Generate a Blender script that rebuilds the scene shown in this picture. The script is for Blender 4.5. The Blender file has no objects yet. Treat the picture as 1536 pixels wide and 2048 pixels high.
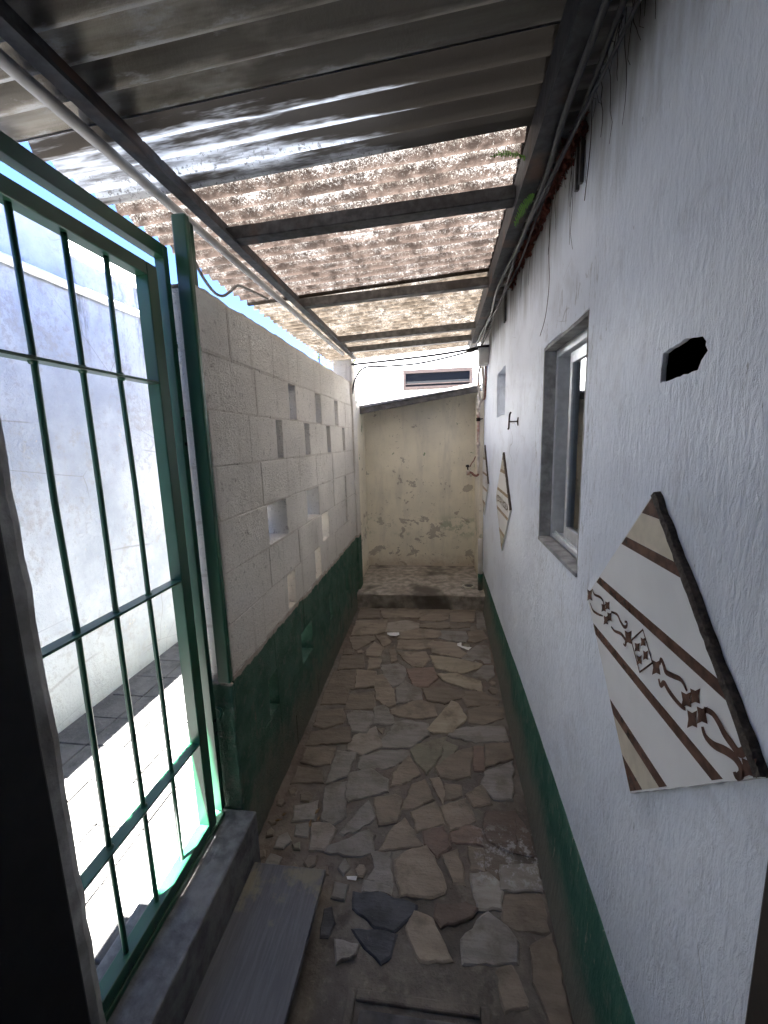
import bpy, bmesh, math, random
from mathutils import Vector, Matrix, geometry
R = random.Random(7)
scene = bpy.context.scene
COL = scene.collection

# ------------------------------------------------------------------ camera
cam = bpy.data.cameras.new('camera'); camo = bpy.data.objects.new('camera', cam); COL.objects.link(camo)
CAM_Z = 1.65
def cam_basis(yaw, pitch, roll):
    r = Vector((math.cos(yaw), math.sin(yaw), 0)); f = Vector((-math.sin(yaw), math.cos(yaw), 0)); u = Vector((0, 0, 1))
    f2 = f * math.cos(pitch) + u * math.sin(pitch); u2 = -f * math.sin(pitch) + u * math.cos(pitch)
    return r * math.cos(roll) + u2 * math.sin(roll), -r * math.sin(roll) + u2 * math.cos(roll), f2
rr, uu, ff = cam_basis(math.radians(7.7645), math.radians(-9.4735), math.radians(-1.7094))
camo.matrix_world = Matrix(((rr.x, uu.x, -ff.x, 0), (rr.y, uu.y, -ff.y, 0), (rr.z, uu.z, -ff.z, CAM_Z), (0, 0, 0, 1)))
cam.sensor_fit = 'VERTICAL'; cam.sensor_height = 24.0; cam.sensor_width = 18.0
cam.lens = 848.363 / 2048 * 24; cam.clip_start = 0.01; cam.clip_end = 500
scene.camera = camo
# ------------------------------------------------------------------ sky, sun, exposure
SUNV = Vector((-.12, -.22, 1.0)).normalized()
world = bpy.data.worlds.new('World'); scene.world = world; world.use_nodes = True
wn = world.node_tree; wn.nodes.clear()
sky = wn.nodes.new('ShaderNodeTexSky'); sky.sky_type = 'NISHITA'; sky.sun_disc = False
sky.sun_elevation = math.asin(SUNV.z); sky.sun_rotation = math.atan2(SUNV.x, SUNV.y)
sky.altitude = 3000; sky.air_density = 0.125; sky.dust_density = 0.0; sky.ozone_density = 8.0
bg = wn.nodes.new('ShaderNodeBackground'); bg.inputs[1].default_value = 0.05
wo = wn.nodes.new('ShaderNodeOutputWorld'); wn.links.new(sky.outputs[0], bg.inputs[0]); wn.links.new(bg.outputs[0], wo.inputs[0])
sun = bpy.data.lights.new('sun', 'SUN'); sun.energy = 2.0; sun.angle = math.radians(.53); sun.color = (1, .97, .93)
suno = bpy.data.objects.new('sun', sun); COL.objects.link(suno); suno.rotation_euler = SUNV.to_track_quat('Z', 'Y').to_euler()
vs = scene.view_settings; vs.view_transform = 'Standard'; vs.look = 'None'; vs.gamma = 1; vs.use_curve_mapping = False
vs.exposure = 6.75
cy = scene.cycles; cy.use_denoising = True; cy.max_bounces = 18; cy.diffuse_bounces = 14; cy.glossy_bounces = 4
cy.transmission_bounces = 8; cy.transparent_max_bounces = 12; cy.sample_clamp_indirect = 8; cy.use_adaptive_sampling = True; cy.adaptive_threshold = .015

# ------------------------------------------------------------------ material helpers
class NT:
    def __init__(s, name):
        s.m = bpy.data.materials.new(name); s.m.use_nodes = True; s.t = s.m.node_tree; s.t.nodes.clear()
        s.out = s.t.nodes.new('ShaderNodeOutputMaterial'); s.g = s.t.nodes.new('ShaderNodeNewGeometry')
        s.pos = s.g.outputs['Position']
    def n(s, typ, *ins, **kw):
        nd = s.t.nodes.new(typ)
        for k, v in kw.items(): setattr(nd, k, v)
        for i, v in enumerate(ins):
            s.set(nd.inputs[i], v)
        return nd
    def set(s, sock, v):
        if v is None: return
        if isinstance(v, bpy.types.NodeSocket): s.t.links.new(v, sock)
        elif isinstance(v, (tuple, list)) and len(v) == 3 and sock.type == 'RGBA': sock.default_value = (*v, 1)
        else: sock.default_value = v
    def vec(s, scale=(1, 1, 1), off=(0, 0, 0), src=None):
        nd = s.t.nodes.new('ShaderNodeMapping'); s.set(nd.inputs['Vector'], src or s.pos)
        nd.inputs['Scale'].default_value = scale; nd.inputs['Location'].default_value = off
        return nd.outputs[0]
    def noise(s, scale, detail=4, rough=.55, vec=None, dist=0):
        nd = s.t.nodes.new('ShaderNodeTexNoise'); s.set(nd.inputs['Vector'], vec or s.pos)
        nd.inputs['Scale'].default_value = scale; nd.inputs['Detail'].default_value = detail
        nd.inputs['Roughness'].default_value = rough; nd.inputs['Distortion'].default_value = dist
        return nd.outputs[0]
    def voro(s, scale, vec=None, feature='F1', out=0):
        nd = s.t.nodes.new('ShaderNodeTexVoronoi'); nd.feature = feature; s.set(nd.inputs['Vector'], vec or s.pos)
        nd.inputs['Scale'].default_value = scale
        return nd.outputs[out]
    def ss(s, x, a, b):          # smooth step from a to b
        nd = s.t.nodes.new('ShaderNodeMapRange'); nd.interpolation_type = 'SMOOTHSTEP'
        s.set(nd.inputs[0], x); nd.inputs[1].default_value = a; nd.inputs[2].default_value = b
        return nd.outputs[0]
    def math(s, op, a, b=None):
        nd = s.t.nodes.new('ShaderNodeMath'); nd.operation = op; s.set(nd.inputs[0], a); s.set(nd.inputs[1], b)
        return nd.outputs[0]
    def mix(s, f, a, b):
        nd = s.t.nodes.new('ShaderNodeMix'); nd.data_type = 'RGBA'
        s.set(nd.inputs[0], f); s.set(nd.inputs[6], a); s.set(nd.inputs[7], b)
        return nd.outputs[2]
    def xyz(s, i):
        nd = s.t.nodes.new('ShaderNodeSeparateXYZ'); s.set(nd.inputs[0], s.pos); return nd.outputs[i]
    def rnd(s):
        return s.t.nodes.new('ShaderNodeObjectInfo').outputs['Random']
    def bump(s, h, strength=.5, dist=.01, normal=None):
        nd = s.t.nodes.new('ShaderNodeBump'); nd.inputs['Strength'].default_value = strength
        nd.inputs['Distance'].default_value = dist; s.set(nd.inputs['Height'], h); s.set(nd.inputs['Normal'], normal)
        return nd.outputs[0]
    def bsdf(s, col, rough=.85, normal=None, metal=0.0, spec=.3, **kw):
        p = s.t.nodes.new('ShaderNodeBsdfPrincipled')
        s.set(p.inputs['Base Color'], col); s.set(p.inputs['Roughness'], rough); s.set(p.inputs['Metallic'], metal)
        s.set(p.inputs['Specular IOR Level'], spec); s.set(p.inputs['Normal'], normal)
        for k, v in kw.items(): s.set(p.inputs[k.replace('_', ' ')], v)
        return p.outputs[0]
    def done(s, sh):
        s.t.links.new(sh, s.out.inputs[0]); return s.m

M = {}
def simple(name, col, rough=.6, metal=0, var=.25, scale=30, bump=.15, spec=.3, dirt=None, dist=.004):
    t = NT(name); a = t.noise(scale, 5); b = t.noise(scale * .17, 3)
    dk = tuple(c * (1 - var) for c in col); lt = tuple(min(1, c * (1 + var)) for c in col)
    c = t.mix(t.ss(a, .3, .7), dk, lt)
    if dirt: c = t.mix(t.ss(b, .5, .72), c, dirt)
    M[name] = t.done(t.bsdf(c, rough, t.bump(a, bump, dist), metal, spec)); return M[name]

# white plaster of the house wall: vertical comb strokes, pits, faint grey stains
t = NT('white_plaster')
rake = t.noise(1, 5, .68, t.vec((60, 88, 26)), .5)
rake2 = t.noise(1, 5, .65, t.vec((30, 34, 15), (3, 3, 3)), .8)
near = t.ss(t.noise(1.3, 2), .35, .62)
gap = t.noise(5, 5, .6)
pits = t.ss(t.noise(1, 3, .7, t.vec((70, 75, 24))), .685, .74)
strk = t.ss(t.noise(1, 4, .7, t.vec((30, 45, 5), (9, 1, 2))), .66, .80)
col = t.mix(t.ss(t.noise(2.2, 5, .6), .35, .7), (.86, .905, .97), (.78, .825, .895))
col = t.mix(t.math('MULTIPLY', strk, .5), col, (.42, .40, .38))
edge = t.math('MULTIPLY', t.math('MULTIPLY', t.ss(t.xyz(1), 1.05, 1.2), t.ss(t.xyz(1), 1.95, 1.78)), t.math('MULTIPLY', t.ss(t.xyz(2), 1.0, 1.18), t.ss(t.xyz(2), 2.2, 2.05)))
col = t.mix(t.math('MULTIPLY', t.math('MULTIPLY', edge, t.ss(t.noise(1, 6, .75, t.vec((16, 26, 9), (4, 4, 4)), 1.0), .54, .66)), .6), col, (.36, .35, .34))
col = t.mix(t.math('MULTIPLY', t.ss(t.noise(7, 6, .7, dist=.6), .50, .68), .30), col, (.56, .57, .60))
col = t.mix(t.math('MULTIPLY', pits, .55), col, (.25, .24, .23))
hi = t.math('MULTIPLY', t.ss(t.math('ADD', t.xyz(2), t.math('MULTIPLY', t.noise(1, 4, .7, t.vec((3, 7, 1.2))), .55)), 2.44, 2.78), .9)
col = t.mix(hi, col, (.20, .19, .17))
crack = t.math('MULTIPLY', t.ss(t.voro(2.3, t.n('ShaderNodeVectorMath', t.pos, t.n('ShaderNodeTexNoise', None, 0).outputs[1]).outputs[0], 'DISTANCE_TO_EDGE'), .006, .0), t.ss(t.noise(2.1, 2), .56, .64))
col = t.mix(t.math('MULTIPLY', crack, .5), col, (.3, .29, .28))
hgt = t.math('ADD', t.math('ADD', t.math('MULTIPLY', rake, t.math('ADD', t.math('MULTIPLY', near, .8), .35)), t.math('MULTIPLY', rake2, .5)), t.math('MULTIPLY', gap, .8))
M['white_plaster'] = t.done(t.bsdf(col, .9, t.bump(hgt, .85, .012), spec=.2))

# rough rendered concrete block: white-wash above, green paint below (a painted band)
def block_mat(name, white, limit=.795):
    t = NT(name)
    g1 = t.noise(210, 4, .75); g2 = t.noise(75, 5, .72, dist=.5); g3 = t.noise(28, 5, .7)
    big = t.noise(3, 5, .6)
    c = t.mix(t.ss(big, .35, .7), white, tuple(w * .82 for w in white))
    c = t.mix(t.math('MULTIPLY', t.rnd(), .30), c, tuple(w * .78 for w in white))
    c = t.mix(t.math('MULTIPLY', t.ss(g2, .57, .68), .6), c, (.24, .22, .19))
    c = t.mix(t.math('MULTIPLY', t.ss(g3, .60, .67), .55), c, (.26, .235, .20))
    c = t.mix(t.math('MULTIPLY', t.ss(t.noise(1, 4, .65, t.vec((8, 16, 1.6))), .56, .74), .55), c, (.36, .32, .27))
    low = t.ss(t.math('ADD', t.xyz(2), t.math('MULTIPLY', big, .4)), 1.25, 1.0)
    c = t.mix(t.math('MULTIPLY', low, .25), c, (.40, .33, .27))
    gr = t.mix(t.ss(t.noise(9, 5, .65), .35, .65), (.036, .088, .060), (.066, .125, .090))
    gr = t.mix(t.math('MULTIPLY', t.ss(t.noise(1, 5, .7, t.vec((14, 20, 4))), .60, .70), .8), gr, (.13, .115, .09))
    grime = t.ss(t.math('ADD', t.xyz(2), t.math('MULTIPLY', t.noise(7, 5, .7), .7)), .80, .42)
    gr = t.mix(t.math('MULTIPLY', t.ss(t.noise(20, 6, .75), .50, .66), .5), gr, (.15, .155, .13))
    gr = t.mix(t.math('MULTIPLY', grime, .85), gr, (.17, .15, .12))
    edge = t.math('ADD', t.xyz(2), t.math('MULTIPLY', t.noise(12, 4), .05))
    c2 = t.mix(t.ss(edge, limit + .03, limit + .022), c, gr)
    line = t.math('MULTIPLY', t.ss(edge, limit + .052, limit + .04), t.ss(edge, limit + .02, limit + .03))
    c2 = t.mix(t.math('MULTIPLY', line, .6), c2, (.25, .17, .12))
    h = t.math('ADD', t.math('ADD', t.math('MULTIPLY', g1, .35), t.math('MULTIPLY', g3, .6)), t.math('MULTIPLY', g2, .8))
    M[name] = t.done(t.bsdf(c2, .93, t.bump(h, 1.0, .013), spec=.15))
block_mat('block_face', (.72, .685, .625))
block_mat('mortar_face', (.60, .555, .495))

# end wall: cream limewash, peeled patches, green paint remnants, damp foot
t = NT('cream_wall')
b = t.noise(3, 5, .6); f = t.noise(14, 6, .7); z = t.xyz(2)
c = t.mix(t.ss(b, .3, .7), (.82, .77, .65), (.70, .66, .56))
c = t.mix(t.math('MULTIPLY', t.ss(t.noise(1, 5, .7, t.vec((7, 7, 1.3))), .5, .72), .4), c, (.46, .44, .40))
zone = t.math('MULTIPLY', t.ss(z, 1.45, .80), .06)
pl = t.math('ADD', t.noise(6.2, 6, .64, dist=.4), zone)
peel = t.ss(pl, .648, .662); c = t.mix(t.math('MULTIPLY', peel, .8), c, (.40, .36, .31))
gz = t.math('MULTIPLY', t.math('MULTIPLY', t.ss(z, .58, .68), t.ss(z, .90, .76)), t.ss(f, .50, .56))
c = t.mix(t.math('MULTIPLY', t.math('MULTIPLY', gz, t.ss(b, .42, .6)), .6), c, (.27, .33, .23))
gp = t.math('MULTIPLY', t.ss(t.noise(6.5, 5, .6, t.vec(off=(5, 2, 8))), .665, .675), t.ss(z, 1.15, 1.3))
c = t.mix(gp, c, (.24, .30, .19))
spot = t.ss(t.noise(34, 5, .75), .62, .68); c = t.mix(t.math('MULTIPLY', spot, .7), c, (.22, .20, .17))
foot = t.ss(t.math('ADD', z, t.math('MULTIPLY', f, .3)), .62, .42)
c = t.mix(t.math('MULTIPLY', foot, .5), c, (.38, .27, .19))
wr = t.math('MULTIPLY', t.ss(z, .85, .5), t.noise(26, 6, .7, dist=1.5))
h = t.math('ADD', t.math('ADD', t.math('MULTIPLY', f, .4), t.math('MULTIPLY', peel, -.3)), t.math('MULTIPLY', wr, 1.2))
M['cream_wall'] = t.done(t.bsdf(c, .9, t.bump(h, .8, .014), spec=.15))

# neighbour's outer wall
t = NT('outer_wall')
b = t.noise(1.6, 6, .65); f = t.noise(22, 6, .75); z = t.xyz(2)
c = t.mix(t.ss(b, .35, .7), (.41, .44, .495), (.27, .30, .355))
st = t.ss(t.math('ADD', f, t.math('MULTIPLY', t.noise(2.4, 4, .7), .7)), .86, 1.0)
c = t.mix(t.math('MULTIPLY', st, .65), c, (.28, .28, .28))
fl = t.ss(t.noise(7, 6, .7, t.vec(off=(3, 8, 1))), .655, .67); c = t.mix(t.math('MULTIPLY', fl, .7), c, (.46, .42, .36))
run = t.ss(t.noise(1, 5, .7, t.vec((5, 9, .8), (1, 7, 2))), .56, .74)
c = t.mix(t.math('MULTIPLY', run, .45), c, (.30, .31, .33))
ckw = t.n('ShaderNodeVectorMath', t.pos, t.n('ShaderNodeVectorMath', t.n('ShaderNodeTexNoise', None, 0, 3.).outputs[1], (.5, .5, .5), operation='MULTIPLY').outputs[0]).outputs[0]
ck = t.math('MULTIPLY', t.ss(t.voro(1.7, ckw, 'DISTANCE_TO_EDGE'), .007, .001), t.ss(t.noise(1.9, 2), .45, .55))
c = t.mix(t.math('MULTIPLY', ck, .8), c, (.22, .22, .23))
damp = t.ss(t.math('ADD', z, t.math('MULTIPLY', b, .8)), 1.30, .55)
c = t.mix(t.math('MULTIPLY', damp, .55), c, (.36, .37, .36))
mould = t.math('MULTIPLY', t.ss(t.noise(1, 6, .72, t.vec((4, 6, 1.4), (0, 2, 0))), .47, .60), t.math('MULTIPLY', t.ss(z, 1.95, 2.45), t.ss(t.xyz(1), 2.2, 2.3)))
c = t.mix(t.math('MULTIPLY', mould, .85), c, (.12, .12, .12))
h = t.math('ADD', f, t.math('MULTIPLY', t.noise(60, 3), .5))
M['outer_wall'] = t.done(t.bsdf(c, .9, t.bump(h, .6, .012), spec=.15))

# crazy paving
t = NT('floor_mortar')
a = t.noise(5, 6, .65); f = t.noise(40, 5, .7); y = t.xyz(1); x = t.xyz(0)
c = t.mix(t.ss(a, .35, .68), (.115, .10, .086), (.205, .18, .152))
c = t.mix(t.math('MULTIPLY', t.ss(f, .55, .7), .5), c, (.24, .215, .18))
wet = t.math('MULTIPLY', t.ss(t.noise(4.3, 5, .6, t.vec(off=(1, 4, 0))), .50, .56), t.ss(y, 1.42, 1.36))
c = t.mix(t.math('MULTIPLY', wet, .45), c, (.04, .037, .034))
red = t.ss(t.noise(2.0, 3), .48, .62); c = t.mix(t.math('MULTIPLY', red, .3), c, (.17, .105, .07))
lime = t.math('MULTIPLY', t.ss(t.noise(30, 5, .75), .52, .62), t.math('MULTIPLY', t.ss(x, .08, .16), t.math('MULTIPLY', t.ss(y, 1.30, 1.37), t.ss(y, 1.62, 1.52))))
c = t.mix(t.math('MULTIPLY', lime, .55), c, (.5, .5, .5))
h = t.math('ADD', t.math('MULTIPLY', a, .8), t.math('MULTIPLY', f, .5))
rg = t.n('ShaderNodeMapRange', a); rg.inputs[3].default_value = .8; rg.inputs[4].default_value = .95
M['floor_mortar'] = t.done(t.bsdf(c, rg.outputs[0], t.bump(h, .8, .012), spec=.2))
def stone_mat(key, c0, c1, dirt=(.14, .112, .085)):
    t = NT('stone_' + key)
    rv = t.rnd()
    off = t.n('ShaderNodeCombineXYZ', t.math('MULTIPLY', rv, 31.), t.math('MULTIPLY', rv, 17.), rv).outputs[0]
    v = t.n('ShaderNodeVectorMath', t.pos, off).outputs[0]
    lay = t.noise(1, 5, .6, t.vec((6, 26, 6), src=v)); f = t.noise(55, 5, .7, v); a = t.noise(8, 5, .65, v)
    c = t.mix(t.ss(lay, .3, .7), c0, c1)
    c = t.mix(t.math('MULTIPLY', rv, .35), c, tuple(k * .62 for k in c0))
    c = t.mix(t.math('MULTIPLY', t.ss(a, .47, .70), .75), c, dirt)
    c = t.mix(t.math('MULTIPLY', t.ss(f, .62, .72), .4), c, (.28, .25, .21))
    lime = t.math('MULTIPLY', t.ss(t.noise(30, 5, .75), .50, .62), t.math('MULTIPLY', t.ss(t.xyz(0), .08, .16), t.math('MULTIPLY', t.ss(t.xyz(1), 1.30, 1.37), t.ss(t.xyz(1), 1.62, 1.50))))
    c = t.mix(t.math('MULTIPLY', lime, .6), c, (.5, .5, .5))
    h = t.math('ADD', t.math('ADD', lay, t.math('MULTIPLY', a, 1.2)), t.math('MULTIPLY', f, .4))
    M['stone_' + key] = t.done(t.bsdf(c, .82, t.bump(h, .7, .010), spec=.25))
stone_mat('t', (.245, .20, .158), (.335, .28, .22)); stone_mat('l', (.30, .262, .222), (.385, .34, .285))
stone_mat('g', (.225, .208, .188), (.32, .295, .265)); stone_mat('b', (.19, .155, .122), (.26, .215, .17))
stone_mat('y', (.31, .265, .20), (.40, .345, .26)); stone_mat('r', (.215, .155, .125), (.275, .20, .165))
stone_mat('o', (.22, .205, .155), (.29, .27, .21)); stone_mat('d', (.135, .105, .088), (.19, .145, .12))
stone_mat('k', (.07, .072, .08), (.115, .118, .13), (.04, .04, .042)); stone_mat('w', (.27, .245, .215), (.39, .36, .32))
simple('step_concrete', (.31, .275, .235), .9, var=.35, scale=16, bump=.7, dirt=(.10, .085, .07), dist=.012)
simple('dark_concrete', (.085, .082, .085), .8, var=.4, scale=18, bump=.6, dirt=(.16, .15, .13), dist=.008)
simple('sill_concrete', (.115, .115, .12), .85, var=.35, scale=25, bump=.8, dirt=(.18, .175, .17), dist=.008)
simple('board_grey', (.105, .105, .115), .7, var=.35, scale=22, bump=.4, dirt=(.20, .18, .13), dist=.006)
# board: grain along its length
t = NT('board_grain')
g = t.noise(1, 5, .65, t.vec((95, 7, 40))); a = t.noise(6, 5, .65)
c = t.mix(t.ss(g, .35, .7), (.085, .085, .094), (.122, .122, .132))
c = t.mix(t.math('MULTIPLY', t.ss(t.math('ADD', a, t.math('MULTIPLY', t.ss(t.xyz(1), 1.0, 1.2), .16)), .60, .72), .75), c, (.22, .19, .125))
M['board_grain'] = t.done(t.bsdf(c, .6, t.bump(t.math('ADD', g, a), .5, .006), spec=.35))

# plinth of the house wall
t = NT('green_plinth')
a = t.noise(9, 5, .65); z = t.xyz(2); v = t.noise(1, 5, .7, t.vec((20, 34, 7)))
c = t.mix(t.ss(a, .35, .65), (.024, .098, .066), (.046, .138, .096))
c = t.mix(t.math('MULTIPLY', t.ss(v, .635, .665), .8), c, (.30, .28, .24))
c = t.mix(t.math('MULTIPLY', t.ss(t.noise(18, 6, .75), .52, .66), .6), c, (.12, .155, .13))
gy = t.math('ADD', t.math('SUBTRACT', z, t.math('MULTIPLY', t.xyz(1), .062)), t.math('MULTIPLY', t.noise(6, 6, .7), .26))
c = t.mix(t.math('MULTIPLY', t.ss(gy, .36, .18), .85), c, (.19, .17, .14))
M['green_plinth'] = t.done(t.bsdf(c, .7, t.bump(t.math('ADD', a, v), .7, .010), spec=.3))

# gate paint, steel
t = NT('green_enamel')
a = t.noise(40, 3); c = t.mix(t.ss(t.noise(6, 4), .3, .7), (.007, .055, .027), (.011, .070, .036))
M['green_enamel'] = t.done(t.bsdf(c, .32, t.bump(a, .12, .003), spec=.5))
simple('dark_steel', (.035, .036, .040), .6, .3, var=.4, scale=40, bump=.3, dirt=(.09, .055, .04))
simple('grey_steel', (.10, .095, .09), .55, .4, var=.35, scale=30, bump=.3, dirt=(.06, .05, .045))
simple('black_frame', (.006, .006, .007), .55, 0, var=.3, scale=30, bump=.1)
simple('brown_frame', (.020, .012, .009), .5, 0, var=.3, scale=30, bump=.2)
simple('pvc', (.74, .73, .71), .4, 0, var=.08, scale=14, bump=.1, dirt=(.50, .47, .43))
simple('pipe_grey', (.42, .41, .40), .5, 0, var=.2, scale=10, bump=.1, dirt=(.24, .22, .20))
simple('old_paint_pipe', (.58, .53, .47), .6, 0, var=.2, scale=40, bump=.3, dirt=(.33, .14, .10))
simple('cable_black', (.018, .018, .02), .5, 0, var=.3, scale=60, bump=.2)
simple('cable_grey', (.10, .095, .09), .6, 0, var=.3, scale=60, bump=.2)
simple('aluminium', (.74, .76, .78), .42, .6, var=.08, scale=40, bump=.05, dist=.002)
simple('cement_reveal', (.33, .33, .33), .9, 0, var=.3, scale=20, bump=.8, dirt=(.13, .12, .11), dist=.010)
simple('dark_room', (.025, .024, .023), .9, 0, var=.2, scale=5, bump=.1)
simple('tile_white', (.82, .82, .81), .18, 0, var=.04, scale=9, bump=.03, spec=.5, dist=.002)
simple('tile_beige', (.60, .54, .43), .2, 0, var=.10, scale=25, bump=.03, spec=.5, dist=.002)
simple('tile_brown', (.115, .062, .046), .25, 0, var=.35, scale=45, bump=.05, spec=.5, dist=.002)
simple('tile_tan', (.34, .26, .18), .25, 0, var=.25, scale=45, bump=.05, spec=.5, dist=.002)
simple('tile_grout', (.075, .060, .050), .95, 0, var=.4, scale=120, bump=.9, dist=.008)
simple('rust_iron', (.030, .016, .014), .7, .3, var=.4, scale=60, bump=.3)
simple('white_scrap', (.75, .74, .72), .7, 0, var=.1, scale=60, bump=.2)
simple('dead_leaf', (.26, .17, .09), .8, 0, var=.3, scale=90, bump=.2)
simple('red_litter', (.13, .042, .032), .9, 0, var=.6, scale=60, bump=.4)
simple('root', (.055, .042, .036), .9, 0, var=.4, scale=60, bump=.3)
simple('ring_plastic', (.52, .48, .40), .5, 0, var=.2, scale=40, bump=.1)
simple('red_window', (.020, .012, .010), .6, 0, var=.3, scale=20, bump=.2)
simple('house_white', (.80, .79, .77), .9, 0, var=.04, scale=4, bump=.2)
simple('brass_red', (.26, .13, .11), .5, .3, var=.4, scale=60, bump=.2)
simple('soil', (.16, .14, .11), .95, 0, var=.3, scale=3, bump=.4, dist=.05)
t = NT('fern'); c = t.mix(t.rnd(), (.10, .24, .035), (.13, .30, .05))
M['fern'] = t.done(t.n('ShaderNodeMixShader', .45, t.bsdf(c, .6), t.n('ShaderNodeBsdfTranslucent', c).outputs[0]).outputs[0])
t = NT('shrub_leaf'); c = t.mix(t.ss(t.noise(6, 3), .3, .7), (.07, .11, .035), (.13, .15, .06))
M['shrub_leaf'] = t.done(t.n('ShaderNodeMixShader', .3, t.bsdf(c, .6), t.n('ShaderNodeBsdfTranslucent', c).outputs[0]).outputs[0])
t = NT('window_glass')
M['window_glass'] = t.done(t.n('ShaderNodeMixShader', t.n('ShaderNodeFresnel', 1.7).outputs[0], t.n('ShaderNodeBsdfTransparent', (.62, .68, .70)).outputs[0], t.n('ShaderNodeBsdfGlossy', (.9, .93, .95), .02).outputs[0]).outputs[0])
t = NT('glass_sky'); M['glass_sky'] = t.done(t.bsdf((.016, .017, .018), 1., spec=0.))
# courtyard slabs
t = NT('courtyard')
a = t.noise(6, 6, .7); f = t.noise(50, 5, .75)
c = t.mix(t.ss(a, .35, .68), (.11, .107, .104), (.05, .05, .05))
c = t.mix(t.math('MULTIPLY', t.ss(f, .55, .68), .55), c, (.15, .147, .144))
c = t.mix(t.math('MULTIPLY', t.rnd(), .3), c, (.07, .07, .07))
M['courtyard'] = t.done(t.bsdf(c, .88, t.bump(t.math('ADD', a, f), .7, .010), spec=.2))

# roof sheets -----------------------------------------------------------
t = NT('fibre_cement')      # opaque, old, streaked along the sheet
s1 = t.noise(1, 5, .65, t.vec((1.3, 40, 10))); a = t.noise(1, 5, .6, t.vec((1.6, 9, 4))); f = t.noise(70, 4, .7)
c = t.mix(t.ss(s1, .35, .65), (.27, .25, .215), (.44, .415, .37))
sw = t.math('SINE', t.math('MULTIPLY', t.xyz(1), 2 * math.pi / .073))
c = t.mix(t.math('MULTIPLY', t.ss(t.math('ADD', a, t.math('MULTIPLY', sw, .10)), .46, .60), .72), c, (.075, .066, .055))  # grime, biased to one wave flank so the colour carries its shading
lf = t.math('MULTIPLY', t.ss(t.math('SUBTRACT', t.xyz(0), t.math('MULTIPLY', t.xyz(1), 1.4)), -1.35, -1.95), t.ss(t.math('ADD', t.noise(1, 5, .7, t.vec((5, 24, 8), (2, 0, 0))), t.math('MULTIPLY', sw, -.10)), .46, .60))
c = t.mix(t.math('MULTIPLY', lf, .85), c, (.50, .51, .53))  # pale skylight sheen on the left ends, painted into the colour
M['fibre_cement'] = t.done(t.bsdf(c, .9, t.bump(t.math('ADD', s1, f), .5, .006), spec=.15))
def trans_mat(name, lo, hi, leaf, sc, shift=0):
    t = NT(name)
    v = t.vec((1, 1, 1), (shift, shift, 0))
    wv = t.n('ShaderNodeVectorMath', v, t.n('ShaderNodeVectorMath', t.n('ShaderNodeTexNoise', v, 0, 60.).outputs[1], (.018, .018, .018), operation='MULTIPLY').outputs[0]).outputs[0]
    fine = t.noise(sc, 6, .78, wv, 1.2); big = t.noise(5, 4, .6, v); mid = t.noise(24, 4, .65, v)
    wave = t.math('COSINE', t.math('MULTIPLY', t.xyz(1), 2 * math.pi / .073))
    cover = t.math('ADD', t.math('ADD', fine, t.math('MULTIPLY', t.math('SUBTRACT', big, .5), .22)), t.math('MULTIPLY', t.math('SUBTRACT', mid, .5), .16))
    cover = t.math('ADD', cover, t.math('MULTIPLY', wave, -.075))
    dirt = t.math('MAXIMUM', t.ss(cover, lo, hi), t.math('MULTIPLY', t.ss(wave, -.86, -.97), .8))
    lc = t.mix(t.ss(mid, .4, .62), leaf, tuple(k * .4 for k in leaf))
    clean = t.mix(t.ss(big, .35, .65), (.145, .142, .138), (.083, .078, .068))
    tr = t.n('ShaderNodeBsdfTranslucent', t.mix(dirt, clean, lc)).outputs[0]
    df = t.bsdf(t.mix(dirt, (.36, .36, .355), tuple(k * 3. for k in leaf)), .7, t.bump(fine, .4, .004))
    M[name] = t.done(t.n('ShaderNodeMixShader', .58, df, tr).outputs[0])
trans_mat('sheet_speckled', .415, .475, (.021, .016, .0138), 190)
trans_mat('sheet_far', .42, .49, (.031, .025, .0195), 215, 3)
# plain sheet with a dark crust; shade of one flank per wave painted into it
t = NT('sheet_crusted')
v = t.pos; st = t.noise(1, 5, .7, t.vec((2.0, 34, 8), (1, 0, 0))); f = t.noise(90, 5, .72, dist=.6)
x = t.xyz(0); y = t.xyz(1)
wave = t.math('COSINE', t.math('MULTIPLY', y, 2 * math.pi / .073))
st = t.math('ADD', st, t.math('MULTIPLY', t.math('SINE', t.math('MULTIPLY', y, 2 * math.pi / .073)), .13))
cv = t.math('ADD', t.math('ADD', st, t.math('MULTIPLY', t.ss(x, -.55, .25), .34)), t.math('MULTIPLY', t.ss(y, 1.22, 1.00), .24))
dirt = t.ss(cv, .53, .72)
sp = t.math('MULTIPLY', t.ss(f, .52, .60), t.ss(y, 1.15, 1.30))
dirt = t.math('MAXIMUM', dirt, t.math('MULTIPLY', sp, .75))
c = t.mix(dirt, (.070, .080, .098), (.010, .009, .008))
tr = t.n('ShaderNodeBsdfTranslucent', c).outputs[0]; df = t.bsdf(t.mix(dirt, (.56, .56, .56), (.07, .06, .05)), .7, t.bump(f, .3, .004))
M['sheet_crusted'] = t.done(t.n('ShaderNodeMixShader', t.math('SUBTRACT', .26, t.math('MULTIPLY', dirt, .22)), df, tr).outputs[0])

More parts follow.
